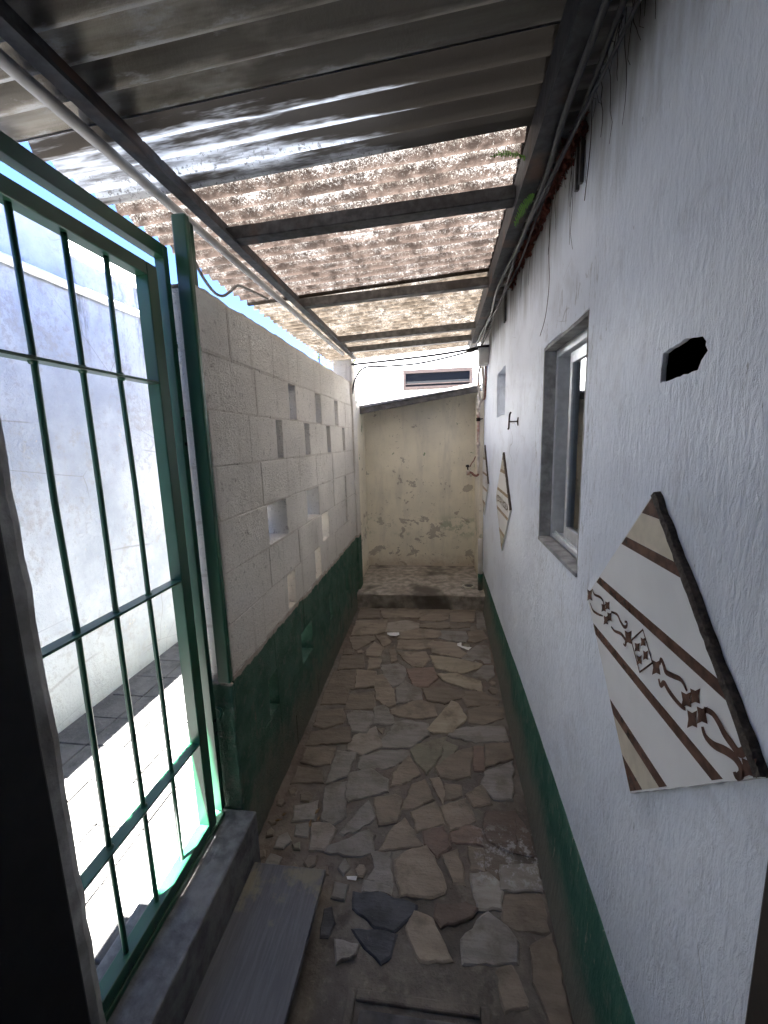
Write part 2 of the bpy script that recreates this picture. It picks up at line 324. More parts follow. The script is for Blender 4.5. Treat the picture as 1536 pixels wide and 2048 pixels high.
# ------------------------------------------------------------------ object helpers
def link(o, parent=None):
    COL.objects.link(o)
    if parent is not None: o.parent = parent
    return o
def tag(o, label=None, cat=None, group=None, kind=None):
    if label: o['label'] = label
    if cat: o['category'] = cat
    if group: o['group'] = group
    if kind: o['kind'] = kind
    return o
def thing(name, label, cat, group=None, loc=(0, 0, 0)):
    o = bpy.data.objects.new(name, None); o.empty_display_size = .05; o.location = loc; link(o)
    return tag(o, label, cat, group)
class MB:
    def __init__(s): s.v = []; s.f = []
    def quad(s, *p):
        i = len(s.v); s.v += [tuple(q) for q in p]; s.f.append(tuple(range(i, i + len(p)))); return s
    def box(s, x0, x1, y0, y1, z0, z1):
        i = len(s.v)
        s.v += [(x, y, z) for z in (z0, z1) for y in (y0, y1) for x in (x0, x1)]
        s.f += [tuple(i + k for k in f) for f in ((0, 2, 3, 1), (4, 5, 7, 6), (0, 1, 5, 4), (2, 6, 7, 3), (0, 4, 6, 2), (1, 3, 7, 5))]
        return s
    def bar(s, a, b, w, h, up=(0, 0, 1)):         # box bar from a to b
        a = Vector(a); b = Vector(b); d = (b - a).normalized(); sd = d.cross(Vector(up)).normalized(); u = sd.cross(d)
        i = len(s.v)
        for p in (a, b):
            for m, n in ((-1, -1), (1, -1), (1, 1), (-1, 1)): s.v.append(tuple(p + sd * m * w / 2 + u * n * h / 2))
        s.f += [tuple(i + k for k in f) for f in ((0, 1, 2, 3), (7, 6, 5, 4), (0, 4, 5, 1), (1, 5, 6, 2), (2, 6, 7, 3), (3, 7, 4, 0))]
        return s
    def tube(s, pts, r, n=10, cap=True):
        pts = [Vector(p) for p in pts]; i0 = len(s.v); u = None
        for k, p in enumerate(pts):
            d = (pts[min(k + 1, len(pts) - 1)] - pts[max(k - 1, 0)]).normalized()
            if u is None: u = d.cross(Vector((.31, .17, .93))).normalized()
            u = (u - d * u.dot(d)).normalized(); w = d.cross(u); rk = r[k] if isinstance(r, (list, tuple)) else r
            for j in range(n):
                a = 2 * math.pi * j / n; s.v.append(tuple(p + (u * math.cos(a) + w * math.sin(a)) * rk))
        for k in range(len(pts) - 1):
            for j in range(n):
                a = i0 + k * n + j; b = i0 + k * n + (j + 1) % n; s.f.append((a, b, b + n, a + n))
        if cap:
            s.f.append(tuple(i0 + j for j in reversed(range(n)))); s.f.append(tuple(i0 + (len(pts) - 1) * n + j for j in range(n)))
        return s
    def prism(s, poly, to3, t0, t1, inset=0):     # poly: list of 2d; to3(p, t)
        n = len(poly); i = len(s.v)
        s.v += [tuple(to3(p, t0)) for p in poly] + [tuple(to3(p, t1)) for p in poly]
        s.f += [tuple(i + k for k in reversed(range(n))), tuple(i + n + k for k in range(n))]
        s.f += [(i + k, i + (k + 1) % n, i + n + (k + 1) % n, i + n + k) for k in range(n)]
        return s
    def build(s, name, mat, parent=None, smooth=False, bevel=0, seg=2):
        me = bpy.data.meshes.new(name); me.from_pydata(s.v, [], s.f); me.materials.append(M[mat]); me.update()
        bm = bmesh.new(); bm.from_mesh(me); bmesh.ops.recalc_face_normals(bm, faces=bm.faces); bm.to_mesh(me); bm.free()
        if smooth:
            for p in me.polygons: p.use_smooth = True
        o = link(bpy.data.objects.new(name, me), parent)
        if bevel:
            b = o.modifiers.new('bevel', 'BEVEL'); b.width = bevel; b.segments = seg; b.limit_method = 'ANGLE'
        return o
def copy_tree(o, parent=None):
    c = o.copy(); COL.objects.link(c)
    if parent is not None: c.parent = parent
    for ch in list(o.children): copy_tree(ch, c)
    return c
def jit(a): return R.uniform(-a, a)
def rough_line(a, b, n, amp):                       # 2d polyline from a to b (b left out), jittered inside
    out = []
    for k in range(n):
        u = k / n; j = amp if k else amp * .4
        out.append((a[0] + (b[0] - a[0]) * u + jit(j), a[1] + (b[1] - a[1]) * u + jit(j)))
    return out
def rough_poly(pts, step, amp):
    out = []
    for a, b in zip(pts, pts[1:] + pts[:1]):
        n = max(1, int(math.dist(a, b) / step)); out += rough_line(a, b, n, amp)
    return out
def smooth_path(pts, n=8):                          # Catmull-Rom
    P = [Vector(p) for p in pts]; P = [P[0]] + P + [P[-1]]; out = []
    for k in range(1, len(P) - 2):
        p0, p1, p2, p3 = P[k - 1:k + 3]
        for j in range(n):
            u = j / n
            out.append(.5 * ((2 * p1) + (p2 - p0) * u + (2 * p0 - 5 * p1 + 4 * p2 - p3) * u * u + (3 * p1 - p0 - 3 * p2 + p3) * u ** 3))
    out.append(P[-2]); return out

XR = .387; XL = -.76
def floor_z(y): return .045 + .05 * (y - 1.4)

# ------------------------------------------------------------------ ground, courtyard
MB().quad((-150, -150, -.45), (150, -150, -.45), (150, 150, -.45), (-150, 150, -.45)).build('ground', 'soil')['kind'] = 'structure'
MB().box(-2.3, -.93, -4, 9, -.1, .186).build('courtyard_paving', 'courtyard')['kind'] = 'structure'
court = bpy.data.objects['courtyard_paving']
for i in range(5):
    for j in range(15):
        x0 = -1.97 + i * .205; y0 = .25 + j * .205
        o = MB().box(x0 + .003, x0 + .202, y0 + .003, y0 + .202, .16, .2 + jit(.0025)).build('slab', 'courtyard', court, bevel=.004)

# neighbour wall across the courtyard
ow = thing('boundary_wall', 'tall weathered white boundary wall across the courtyard beyond the green gate', 'wall', loc=(-2.1, 2, .1))
def at(o, parent):                                   # keep world coordinates below an empty
    o.parent = parent; o.matrix_parent_inverse = Matrix.Translation(parent.location).inverted(); return o
at(MB().box(-2.2, -2.0, -4, 9, -.1, 2.70).build('wall_body', 'outer_wall'), ow)
at(MB().box(-2.2, -1.985, -4, 2.24, 2.54, 2.85).build('upper_panel', 'outer_wall', bevel=.01), ow)
m = MB(); m.prism([(-2.22, 2.70), (-1.985, 2.70), (-2.0, 2.74), (-2.14, 2.88), (-2.22, 2.88)], lambda p, t: (p[0], t, p[1]), 2.25, 9)
at(m.build('coping', 'house_white'), ow)
pth = [(-1.972, y, 2.53 + .006 * math.sin(y * 2)) for y in [-4 + k * .5 for k in range(27)]]
p = MB().tube(pth, .022, 10).build('wall_pipe', 'pvc', smooth=True); tag(p, 'cream pipe running along the boundary wall beyond the gate', 'pipe')

# ------------------------------------------------------------------ inside floor
nx, ny = 130, 330
m = MB(); rn = random.Random(3)
from mathutils import noise as mnoise
for j in range(ny + 1):
    for i in range(nx + 1):
        x = -.93 + 1.36 * i / nx; y = .1 + 3.62 * j / ny
        m.v.append((x, y, floor_z(y) - .0045 + .006 * mnoise.noise(Vector((x * 7, y * 7, 0))) + .0045 * mnoise.noise(Vector((x * 24, y * 24, 3))) + .002 * mnoise.noise(Vector((x * 60, y * 60, 7)))))
for j in range(ny):
    for i in range(nx):
        a = j * (nx + 1) + i; m.f.append((a, a + 1, a + nx + 2, a + nx + 1))
floor = m.build('floor', 'floor_mortar', smooth=True); floor['kind'] = 'structure'
STONES = """b -732,3609 -571,3605 -536,3435 -715,3401
t -549,3606 -214,3611 -194,3443 -492,3426
t -196,3599 61,3638 47,3433 -26,3395 -177,3409
t 72,3639 290,3650 261,3401 77,3401
g 301,3651 367,3667 353,3268 281,3285
t -717,3355 -465,3381 -458,3178 -524,3137 -707,3106
l -438,3338 -307,3390 -200,3352 -184,3299 -206,3259 -330,3186 -450,3178
b -173,3321 51,3367 59,3281 -15,3256 -166,3278
b 66,3361 227,3355 219,3306 74,3276
t -320,3176 -195,3251 -25,3215 -12,3175 -44,3115 -196,3086 -331,3083
g -1,3226 180,3217 194,3130 171,3064 60,3078 -23,3116
b 209,3219 318,3256 343,3130 254,3060 200,3080
b -724,3081 -540,3109 -524,3056 -567,2979 -630,2903 -655,2910
t -522,3124 -447,3119 -394,3045 -398,3008 -441,2960
b -724,2902 -659,2901 -655,2841 -718,2834
t -329,3059 -72,3076 -75,2975 -188,2933 -326,2938
t -53,3053 105,3041 129,2954 171,2907 125,2846 -60,2894 -72,2958
g 156,2873 255,3015 350,3018 334,2798 266,2789 141,2836
t -557,2891 -515,3009 -438,2934 -449,2831 -541,2824
b -387,2902 -356,2974 -319,2791 -353,2757
t -312,2882 -123,2903 -93,2807 -142,2711 -210,2721 -268,2792
y -77,2853 115,2819 264,2770 247,2722 124,2647 -36,2707
b -720,2800 -577,2819 -541,2682 -711,2647
t -517,2790 -435,2780 -431,2690 -505,2662
g -416,2703 -307,2734 -250,2674 -248,2547 -315,2489 -379,2551
r -237,2675 -65,2699 -35,2590 -93,2500 -179,2487
y -23,2622 91,2639 238,2571 237,2471 132,2498 9,2564
g 274,2746 338,2758 338,2660 287,2588 205,2647
b -729,2614 -590,2631 -557,2445 -729,2418
t -579,2639 -448,2627 -441,2473 -549,2445
t -447,2573 -392,2589 -305,2439 -283,2308 -326,2287 -404,2345
g -283,2461 -238,2529 -140,2455 -128,2364 -269,2322
b -118,2470 3,2496 131,2457 110,2395 12,2345 -84,2364
b 145,2458 242,2458 328,2397 309,2351 154,2324 131,2382
b -570,2370 -434,2408 -403,2264 -534,2239 -574,2238
b -737,2451 -596,2433 -585,2291 -726,2279
b -724,2206 -595,2245 -563,2180 -567,2125 -660,2080 -713,2099
g -549,2192 -502,2223 -413,2217 -400,2179 -416,2063 -490,2067 -526,2128
g -397,2264 -347,2295 -287,2202 -273,2142 -381,2133
t -293,2255 -145,2356 -56,2318 -38,2223 -155,2189 -287,2216
y -17,2225 50,2352 88,2333 129,2217 53,2101 -43,2093 -79,2115
b 154,2292 288,2346 343,2322 336,2241 234,2182 156,2186
g 53,2111 134,2143 323,2172 327,2065 169,2036 39,2076
b -712,2033 -522,2087 -491,1994 -498,1978 -712,1939
l -493,1956 -473,2029 -378,2099 -323,1968 -406,1905 -489,1934
t -359,2093 -321,2097 -327,2056
g -261,2148 -219,2170 -89,2150 -84,2065 -168,1973 -304,1966 -320,2009
o -165,1952 -144,1987 7,2058 -13,1935 -79,1824 -136,1892
o 10,2024 71,1995 40,1929 -31,1843 0,1936
b -702,1915 -568,1938 -565,1832 -613,1818 -703,1830
g -543,1907 -441,1905 -461,1769 -545,1724
g -409,1886 -317,1932 -177,1951 -180,1911 -240,1844 -347,1799 -379,1801 -409,1818
t -234,1801 -172,1902 -136,1849 -115,1809 -154,1765 -234,1734
b -31,1859 74,1962 148,1990 122,1818 45,1792 -7,1804
r 159,2003 208,2007 197,1864 153,1863
b 219,2019 346,2042 339,1945 212,1883
g 202,1841 334,1912 302,1709 224,1710 180,1774
b -709,1797 -593,1777 -570,1717 -709,1702
g -450,1769 -348,1806 -267,1757 -259,1695 -326,1668 -414,1633 -433,1647
g -545,1682 -520,1711 -458,1723 -426,1560 -470,1516 -517,1537
g -654,1579 -567,1612 -557,1526 -639,1516
l -550,1501 -485,1507 -451,1484 -474,1406 -529,1405
g -618,1494 -564,1508 -561,1451 -612,1453
t -303,1648 -219,1676 -188,1658 -196,1557 -267,1539 -283,1574
t -172,1642 -141,1736 -90,1768 -53,1673 -127,1624 -176,1619
t -56,1777 -17,1786 8,1720 -4,1660 -28,1706
b 12,1761 78,1756 82,1706 11,1679
t 108,1707 181,1766 206,1678 137,1659
t -133,1601 -38,1658 -2,1565 -103,1522
t -6,1636 96,1685 130,1586 32,1543
g -421,1487 -337,1629 -298,1563 -302,1549 -349,1504 -402,1478
g -459,1416 -315,1497 -289,1479 -282,1412 -321,1394 -454,1396
t -216,1507 -165,1565 -88,1461 -253,1423
r -79,1512 -4,1541 20,1466 -24,1424 -69,1465
r 33,1523 97,1564 147,1551 149,1488 40,1488
d 190,1632 301,1642 280,1478 259,1475 181,1506 171,1562
d 313,1634 354,1546 346,1467 289,1473
g -283,1403 -212,1414 -197,1299 -282,1314 -260,1354
t -179,1383 -145,1416 -70,1447 -39,1412 -2,1318 -7,1297 -43,1279 -148,1271 -169,1321
t 1,1423 53,1448 66,1400 72,1339 34,1336 8,1396
b 101,1464 152,1462 152,1382 103,1391
w 108,1362 165,1374 205,1338 192,1266 121,1260
w 221,1409 358,1422 346,1334 210,1326
k -312,1255 -217,1265 -108,1241 -107,1223 -172,1161 -230,1165 -266,1188 -305,1208
k -296,1146 -228,1153 -165,1146 -176,1093 -201,1074 -238,1096
t -120,1166 -98,1217 -40,1200 14,1103 -15,1096 -73,1090 -98,1121
d -20,1249 71,1264 108,1251 88,1226 -2,1190 -26,1214
g 66,1159 152,1238 204,1204 231,1171 219,1116 149,1104 69,1101
b 220,1304 351,1317 346,1211 241,1205 202,1221
t 159,1080 206,1099 236,1029 232,1017 175,1002 165,1038
b 273,1150 375,1191 348,990 295,984 268,1070
k -414,1190 -392,1198 -373,1161 -383,1123 -407,1120
g -352,1108 -283,1105 -285,1081 -334,1057
g -286,1303 -195,1305 -197,1269 -286,1271"""
DONE = []
def lay_stone(key, pts, grow=.0165):
    pts = [(min(p[0], .352), p[1]) for p in pts]
    cx = sum(p[0] for p in pts) / len(pts); cyy = sum(p[1] for p in pts) / len(pts)
    size = max(.05 if grow else .02, math.sqrt(sum((p[0] - cx) ** 2 + (p[1] - cyy) ** 2 for p in pts) / len(pts)))
    pts = [(min(.353, cx + (p[0] - cx) * (1 + grow / size)), cyy + (p[1] - cyy) * (1 + grow / size)) for p in pts]
    poly = []
    for a, b in zip(pts, pts[1:] + pts[:1]):
        L = math.dist(a, b); n = max(1, int(L / .024)); poly += rough_line(a, b, n, min(.005, L * .06))
    DONE.append(poly)
    dz = .0025 + R.uniform(-.002, .0035) + (.004 if key == 'y' else 0); tx = jit(.018); ty = jit(.018)
    def top(p, ins, z):
        x = cx + (p[0] - cx) * ins; y = cyy + (p[1] - cyy) * ins
        return (x - cx, y - cyy, floor_z(y) + z + tx * (x - cx) + ty * (y - cyy) - floor_z(cyy))
    n = len(poly); i1 = 1 - .003 / size; i2 = 1 - .009 / size
    m = MB(); m.v = [top(p, 1, -.03) for p in poly] + [top(p, i1, dz - .004) for p in poly] + [top(p, i2, dz) for p in poly]
    for r in range(2):
        m.f += [(r * n + k, r * n + (k + 1) % n, (r + 1) * n + (k + 1) % n, (r + 1) * n + k) for k in range(n)]
    m.f.append(tuple(range(2 * n, 3 * n)))
    o = m.build('paving_stone', 'stone_' + key, floor); o.location = (cx, cyy, floor_z(cyy))
for ln in STONES.split('\n'):
    w = ln.split(); lay_stone(w[0], [tuple(int(v) / 1000 for v in q.split(',')) for q in w[1:]])
# small chips that fill the gaps between the big stones
def seg_d(p, a, b):
    ax, ay = b[0] - a[0], b[1] - a[1]; u = max(0, min(1, ((p[0] - a[0]) * ax + (p[1] - a[1]) * ay) / (ax * ax + ay * ay + 1e-9)))
    return math.hypot(p[0] - a[0] - u * ax, p[1] - a[1] - u * ay)
def inside(p, poly):
    c = False
    for a, b in zip(poly, poly[1:] + poly[:1]):
        if (a[1] > p[1]) != (b[1] > p[1]) and p[0] < (b[0] - a[0]) * (p[1] - a[1]) / (b[1] - a[1]) + a[0]: c = not c
    return c
rf = random.Random(17); fills = 0
for _ in range(9000):
    if fills > 60: break
    p = (rf.uniform(-.735, .345), rf.uniform(1.22, 3.56))
    if p[1] < 1.30 and p[0] < -.40: continue
    d = min(.075, .352 - p[0], p[0] + .752)
    for poly in DONE:
        if abs(poly[0][0] - p[0]) > .45 or abs(poly[0][1] - p[1]) > .45: continue
        if inside(p, poly): d = 0; break
        d = min(d, min(seg_d(p, a, b) for a, b in zip(poly, poly[1:] + poly[:1])) - .006)
        if d < .024: break
    if d < .024: continue
    k = rf.choice((4, 5, 5, 6)); a0 = rf.uniform(0, 6.28)
    lay_stone(rf.choice('bggtbgo'), [(p[0] + d * rf.uniform(.75, 1.3) * math.cos(a0 + 6.283 * q / k), p[1] + d * rf.uniform(.75, 1.3) * math.sin(a0 + 6.283 * q / k)) for q in range(k)], 0); fills += 1

# raised platform at the far end
m = MB()
prof = [(3.615, .10), (3.612, .20), (3.606, .262), (3.600, .266), (3.598, .292), (3.610, .300), (3.70, .303), (4.6, .305), (4.6, .10)]
xs = [-.82 + 1.26 * k / 24 for k in range(25)]
for k, x in enumerate(xs):
    for q, (y, z) in enumerate(prof):
        w = .010 * mnoise.noise(Vector((x * 6, y * 3, z * 9))) if q < 7 else 0
        m.v.append((x, y + w, z + w * .5))
n = len(prof)
for k in range(24):
    for q in range(n - 1): m.f.append((k * n + q, k * n + q + 1, (k + 1) * n + q + 1, (k + 1) * n + q))
plat = m.build('platform_step', 'step_concrete'); tag(plat, 'raised concrete step at the far end of the passage', 'step')
m = MB()
for r0, r1, z0, z1 in ((.042, .058, .30, .322),):
    k = 28
    for i in range(k):
        a = 2 * math.pi * i / k; c, s = math.cos(a), math.sin(a)
        m.v += [(r0 * c, r0 * s, z0), (r0 * c, r0 * s, z1), (r1 * c, r1 * s, z1 - .004), (r1 * c, r1 * s, z0)]
    for i in range(k):
        a, b = i * 4, ((i + 1) % k) * 4
        for q in range(3): m.f.append((a + q, a + q + 1, b + q + 1, b + q))
o = m.build('drain_ring', 'ring_plastic', smooth=False); o.location = (.245, 3.80, 0); tag(o, 'round pale drain ring on the raised step', 'drain')
for q, (x, y, s) in enumerate(((.244, 3.8, .042),)):
    m = MB().prism([(s * math.cos(a * .35), s * math.sin(a * .35)) for a in range(18)], lambda p, t: (p[0], p[1], t), .300, .306); d = m.build('drain_hole', 'black_frame', o)

# manhole lid in the foreground
mh = thing('manhole_cover', 'dark concrete inspection lid in the floor at the bottom of the picture', 'manhole', loc=(-.08, .82, .015))
at(MB().box(-.245, .085, .70, .955, -.02, .030).build('lid', 'dark_concrete', bevel=.008), mh)
at(MB().box(-.29, -.262, .66, 1.0, -.02, .031).box(.102, .13, .66, 1.0, -.02, .031).box(-.262, .102, .972, 1.0, -.02, .031).build('rim', 'floor_mortar', bevel=.006), mh)

# ------------------------------------------------------------------ left block wall
bw = thing('block_wall', 'white and green painted block wall with open slots along the left of the passage', 'wall', loc=(-.83, 2.5, 0))
ZJ = [-.13 + .19 * k for k in range(13)]             # joints, up to 2.15
GAPS = {3: [(1.64, 1.735), (2.09, 2.28), (2.675, 2.77), (3.2, 3.28)], 5: [(1.95, 2.05), (2.42, 2.54)], 6: [(2.61, 2.77), (3.31, 3.355)],
        7: [(1.765, 2.005), (2.335, 2.57), (3.315, 3.36)], 9: [(1.94, 2.005), (2.36, 2.46), (2.84, 2.93), (3.30, 3.395)],
        10: [(2.14, 2.25), (2.61, 2.725), (3.08, 3.19)]}
Y0, Y1 = 1.345, 3.69
blockmesh = {}
mort = MB()
for k in range(12):
    z0, z1 = ZJ[k], ZJ[k + 1]
    gaps = GAPS.get(k, []); runs = []; y = Y0
    for g in gaps: runs.append((y, g[0])); y = g[1]
    runs.append((y, Y1))
    yy = Y0 + .002
    while yy < Y1 - .01:
        y2 = min(Y1, yy + R.uniform(.05, .22)); mort.box(-.896, R.choice((-.7640, -.7618, -.7606, -.7598)) + jit(.0006), yy, y2, z0 - .006, z0 + .006); yy = y2
    for a, b in runs:
        L = b - a
        first = .2 if (k % 2 and not gaps) else .4
        cuts = [a]
        if L > .47:
            c = a + (first if L > .9 else L / 2 if L < .8 else .4)
            while c < b - .15: cuts.append(c + jit(.012)); c += .4
        cuts.append(b)
        for p, q in zip(cuts, cuts[1:]):
            l = q - p - (.005 if k < 10 else .002); key = (round(l, 3))
            if key not in blockmesh:
                e = l / 2; me = MB().box(-.07, .07, -e, e, -.0935, .0935)
                ob = me.build('block', 'block_face', bevel=.0035, seg=2); blockmesh[key] = ob
            else:
                ob = blockmesh[key].copy(); COL.objects.link(ob)
            ob.location = (-.83 + jit(.0022), (p + q) / 2, (z0 + z1) / 2); ob.rotation_euler = (jit(.004), 0, jit(.006))
            at(ob, bw)
        for c in cuts[1:-1]: mort.box(-.896, R.choice((-.7640, -.7625, -.7606)) if k < 10 else R.choice((-.7606, -.7598)), c - .006, c + .006, z0 + .006, z1 - .006)
# uneven mortar cap on the wall
n = 60
capv = MB()
for i in range(n + 1):
    y = Y0 + (Y1 - Y0) * i / n; h = .006 + .012 * mnoise.noise(Vector((y * 6, 1, 0))) + .006 * mnoise.noise(Vector((y * 25, 4, 0)))
    capv.v += [(-.895, y, 2.14), (-.89, y, 2.155 + h), (-.77, y, 2.155 + h), (-.7645, y, 2.14)]
for i in range(n):
    for q in range(3): capv.f.append((i * 4 + q, i * 4 + q + 1, i * 4 + q + 5, i * 4 + q + 4))
at(capv.build('mortar_cap', 'mortar_face'), bw)
at(mort.build('mortar', 'mortar_face'), bw)
# green pier below the post at the gate end of the wall
m = MB(); m.box(-.90, -.755, 1.322, 1.343, -.1, .80); at(m.build('pier', 'block_face', bevel=.008), bw)
# plastered column at the far end of the wall, carrying the roof beam
pc = MB().box(-.91, -.745, 3.692, 3.845, -.1, 2.345).build('plaster_column', 'block_face', bevel=.01)
tag(pc, 'square plastered column at the far end of the block wall', 'column')
rw = MB().box(-1.0, -.785, 3.847, 4.46, -.1, 2.04).build('side_wall', 'cream_wall', bevel=.01)
tag(rw, 'short plastered wall beside the raised step, left of the end wall', 'wall')

# ------------------------------------------------------------------ end wall and lean-to behind it
m = MB(); poly = rough_poly([(-.95, .1), (.43, .1), (.43, 2.13), (-.95, 1.955)], .12, .004)
m.prism(poly, lambda p, t: (p[0], t, p[1]), 4.46, 4.62)
ew = m.build('end_wall', 'cream_wall'); tag(ew, 'stained cream end wall with peeling paint patches', 'wall')
lr = thing('lean_to_roof', 'dark corrugated lean-to roof edge on top of the end wall', 'roof', loc=(0, 4.4, 2.05))
def sheet(name, mat, x0, x1, y0, y1, zf, pitch=.073, amp=.019, along='X', nper=8, nx=2, parent=None, seed=0, ragged=0, thick=0):
    """corrugated sheet; the waves run along X and repeat along Y"""
    m = MB(); n = int((y1 - y0) / pitch * nper); rg = random.Random(seed)
    for i in range(n + 1):
        y = y0 + (y1 - y0) * i / n; ph = math.cos(2 * math.pi * y / pitch)
        e0 = rg.uniform(-ragged, ragged) * .3 + ragged * .8 * mnoise.noise(Vector((y * 16, seed, 0)))
        for j in range(nx + 1):
            x = x0 + (x1 - x0) * j / nx + (e0 if j == 0 else 0)
            m.v.append((x, y, zf(x, y) + amp * ph))
    for i in range(n):
        for j in range(nx):
            a = i * (nx + 1) + j; m.f.append((a, a + 1, a + nx + 2, a + nx + 1))
    o = m.build(name, mat, parent, smooth=True)
    if thick:
        s = o.modifiers.new('solid', 'SOLIDIFY'); s.thickness = thick; s.offset = 0
    return o
zl = lambda x: 2.055 + .142 * (x + .2)
o = sheet('roof_sheet', 'dark_concrete', -.86, .385, 4.20, 5.6, lambda x, y: zl(x) + .016 + (y - 4.2) * .02, nx=12, seed=8, ragged=.008, thick=.006); at(o, lr)
at(MB().bar((-.85, 4.222, zl(-.85) - .022), (.37, 4.222, zl(.37) - .022), .03, .058).build('edge_batten', 'dark_concrete'), lr)

# far sunlit house
fh = thing('far_house', 'bright sunlit white house beyond the end wall with a narrow red framed window', 'house', loc=(0, 7, 0))
at(MB().box(-1.45, 3, 6.6, 9, -.4, 4.2).build('wall_front', 'house_white'), fh)
wf = MB().box(-.55, .47, 6.55, 6.6, 2.63, 2.68).box(-.55, .47, 6.55, 6.6, 2.40, 2.44).box(-.55, -.51, 6.55, 6.6, 2.44, 2.63).box(.43, .47, 6.55, 6.6, 2.44, 2.63).build('window_frame', 'red_window'); at(wf, fh)
o = MB().box(-.51, .43, 6.575, 6.598, 2.44, 2.63).build('pane', 'glass_sky'); o.parent = wf
o = MB().box(-.51, .43, 6.56, 6.574, 2.47, 2.485).build('glazing_bar', 'red_window'); o.parent = wf

# ------------------------------------------------------------------ house wall on the right
hw = thing('house_wall', 'bluish white rough plastered house wall along the right side', 'wall', loc=(.46, 2.4, 0))
win = rough_poly([(1.235, 1.245), (1.735, 1.245), (1.735, 1.975), (1.235, 1.975)], .05, .004)
niche = rough_poly([(2.70, 1.79), (3.08, 1.79), (3.08, 2.075), (2.70, 2.075)], .06, .003)
hole = rough_poly([(0.8377, 1.7377), (0.8378, 1.7624), (0.8344, 1.7862), (0.8145, 1.7908), (0.7714, 1.7964), (0.7212, 1.7907), (0.7105, 1.7802), (0.7123, 1.7754), (0.7049, 1.7661), (0.7183, 1.7554), (0.7266, 1.7419), (0.7629, 1.7411), (0.8063, 1.7378)], .010, .0014)
outer = [(.43, -.3), (4.465, -.3), (4.465, 2.515), (.43, 2.515)]
def holed(x, loops, flip=False):
    loops3 = [[Vector((p[0], p[1], 0)) for p in lp] for lp in loops]
    tris = geometry.tessellate_polygon(loops3); flat = [v for lp in loops3 for v in lp]
    return [(x, v.x, v.y) for v in flat], [tuple(t) for t in tris]
m = MB()
v, f = holed(XR, [outer, win, niche, hole]); m.v += v; m.f += f
def rim(loop, x0, x1):
    n = len(loop); i = len(m.v)
    m.v += [(x0, p[0], p[1]) for p in loop] + [(x1, p[0], p[1]) for p in loop]
    m.f += [(i + k, i + (k + 1) % n, i + n + (k + 1) % n, i + n + k) for k in range(n)]
rim(hole, XR, XR + .009); rim(niche, XR, .47); rim(outer, XR, .54); rim(win, XR, .54)
m.quad(*[(.47, p[0], p[1]) for p in ((2.69, 1.78), (3.09, 1.78), (3.09, 2.085), (2.69, 2.085))])
i = len(m.v); v, f = holed(.54, [outer, win]); m.v += v; m.f += [tuple(q + i for q in t) for t in f]
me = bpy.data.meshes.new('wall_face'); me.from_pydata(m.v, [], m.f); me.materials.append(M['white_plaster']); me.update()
bm = bmesh.new(); bm.from_mesh(me); bmesh.ops.remove_doubles(bm, verts=bm.verts, dist=.0004); bmesh.ops.recalc_face_normals(bm, faces=bm.faces); bm.to_mesh(me); bm.free()
at(link(bpy.data.objects.new('wall_face', me)), hw)
m = MB(); X1 = 2.4
m.quad((.541, .3, -.3), (X1, .3, -.3), (X1, 4.5, -.3), (.541, 4.5, -.3)).quad((.541, .3, 2.514), (X1, .3, 2.514), (X1, 4.5, 2.514), (.541, 4.5, 2.514))
m.quad((X1, .3, -.3), (X1, 4.5, -.3), (X1, 4.5, 2.514), (X1, .3, 2.514)).quad((.541, .3, -.3), (X1, .3, -.3), (X1, .3, 2.514), (.541, .3, 2.514)).quad((.541, 4.5, -.3), (X1, 4.5, -.3), (X1, 4.5, 2.514), (.541, 4.5, 2.514))
at(m.build('inner_room', 'dark_room'), hw)
m = MB(); a = (.3965, .535, .60, .97, 1.64, 1.90)
m.box(*a); m.f.pop(4 + len(m.f) - 6)
at(m.build('wall_cavity', 'dark_room'), hw)
# green painted plinth with a flared foot
m = MB(); n = 70
for i in range(n + 1):
    y = .43 + (3.93 - .43) * i / n; zt = .462 - .004 * math.sin(y * 3) + .003 * mnoise.noise(Vector((y * 9, 8, 0))) + .0015 * mnoise.noise(Vector((y * 40, 2, 0))) - (max(0, y - 2.0) * .025); fz = floor_z(min(y, 3.6))
    nb = lambda k: .004 * mnoise.noise(Vector((y * 7, k, 0)))
    zs = [fz - .05, fz + .02, fz + (zt - fz) * .35, fz + (zt - fz) * .7, zt - .004, zt, zt]
    xo = [.356, .361 + nb(1), .371 + nb(2), .379 + nb(3) * .6, .3835, .3845, XR + .002]
    m.v += [(a, y, b) for a, b in zip(xo, zs)]
for i in range(n):
    for q in range(6): m.f.append((i * 7 + q, i * 7 + q + 1, i * 7 + q + 8, i * 7 + q + 7))
at(m.build('plinth', 'green_plinth', smooth=True), hw)
# rough cement edge under the window
rv = MB(); L = [(1.7345, 1.246), (1.7345, 1.9745), (1.2355, 1.9745), (1.2355, 1.246)]
rv.box(XR + .001, .43, 1.722, 1.7335, 1.2465, 1.974).box(XR + .001, .43, 1.237, 1.7215, 1.962, 1.9735).box(XR - .004, .43, 1.237, 1.7215, 1.2465, 1.258).box(XR + .001, .43, 1.2365, 1.248, 1.2585, 1.9615)
at(rv.build('window_reveal', 'cement_reveal'), hw)
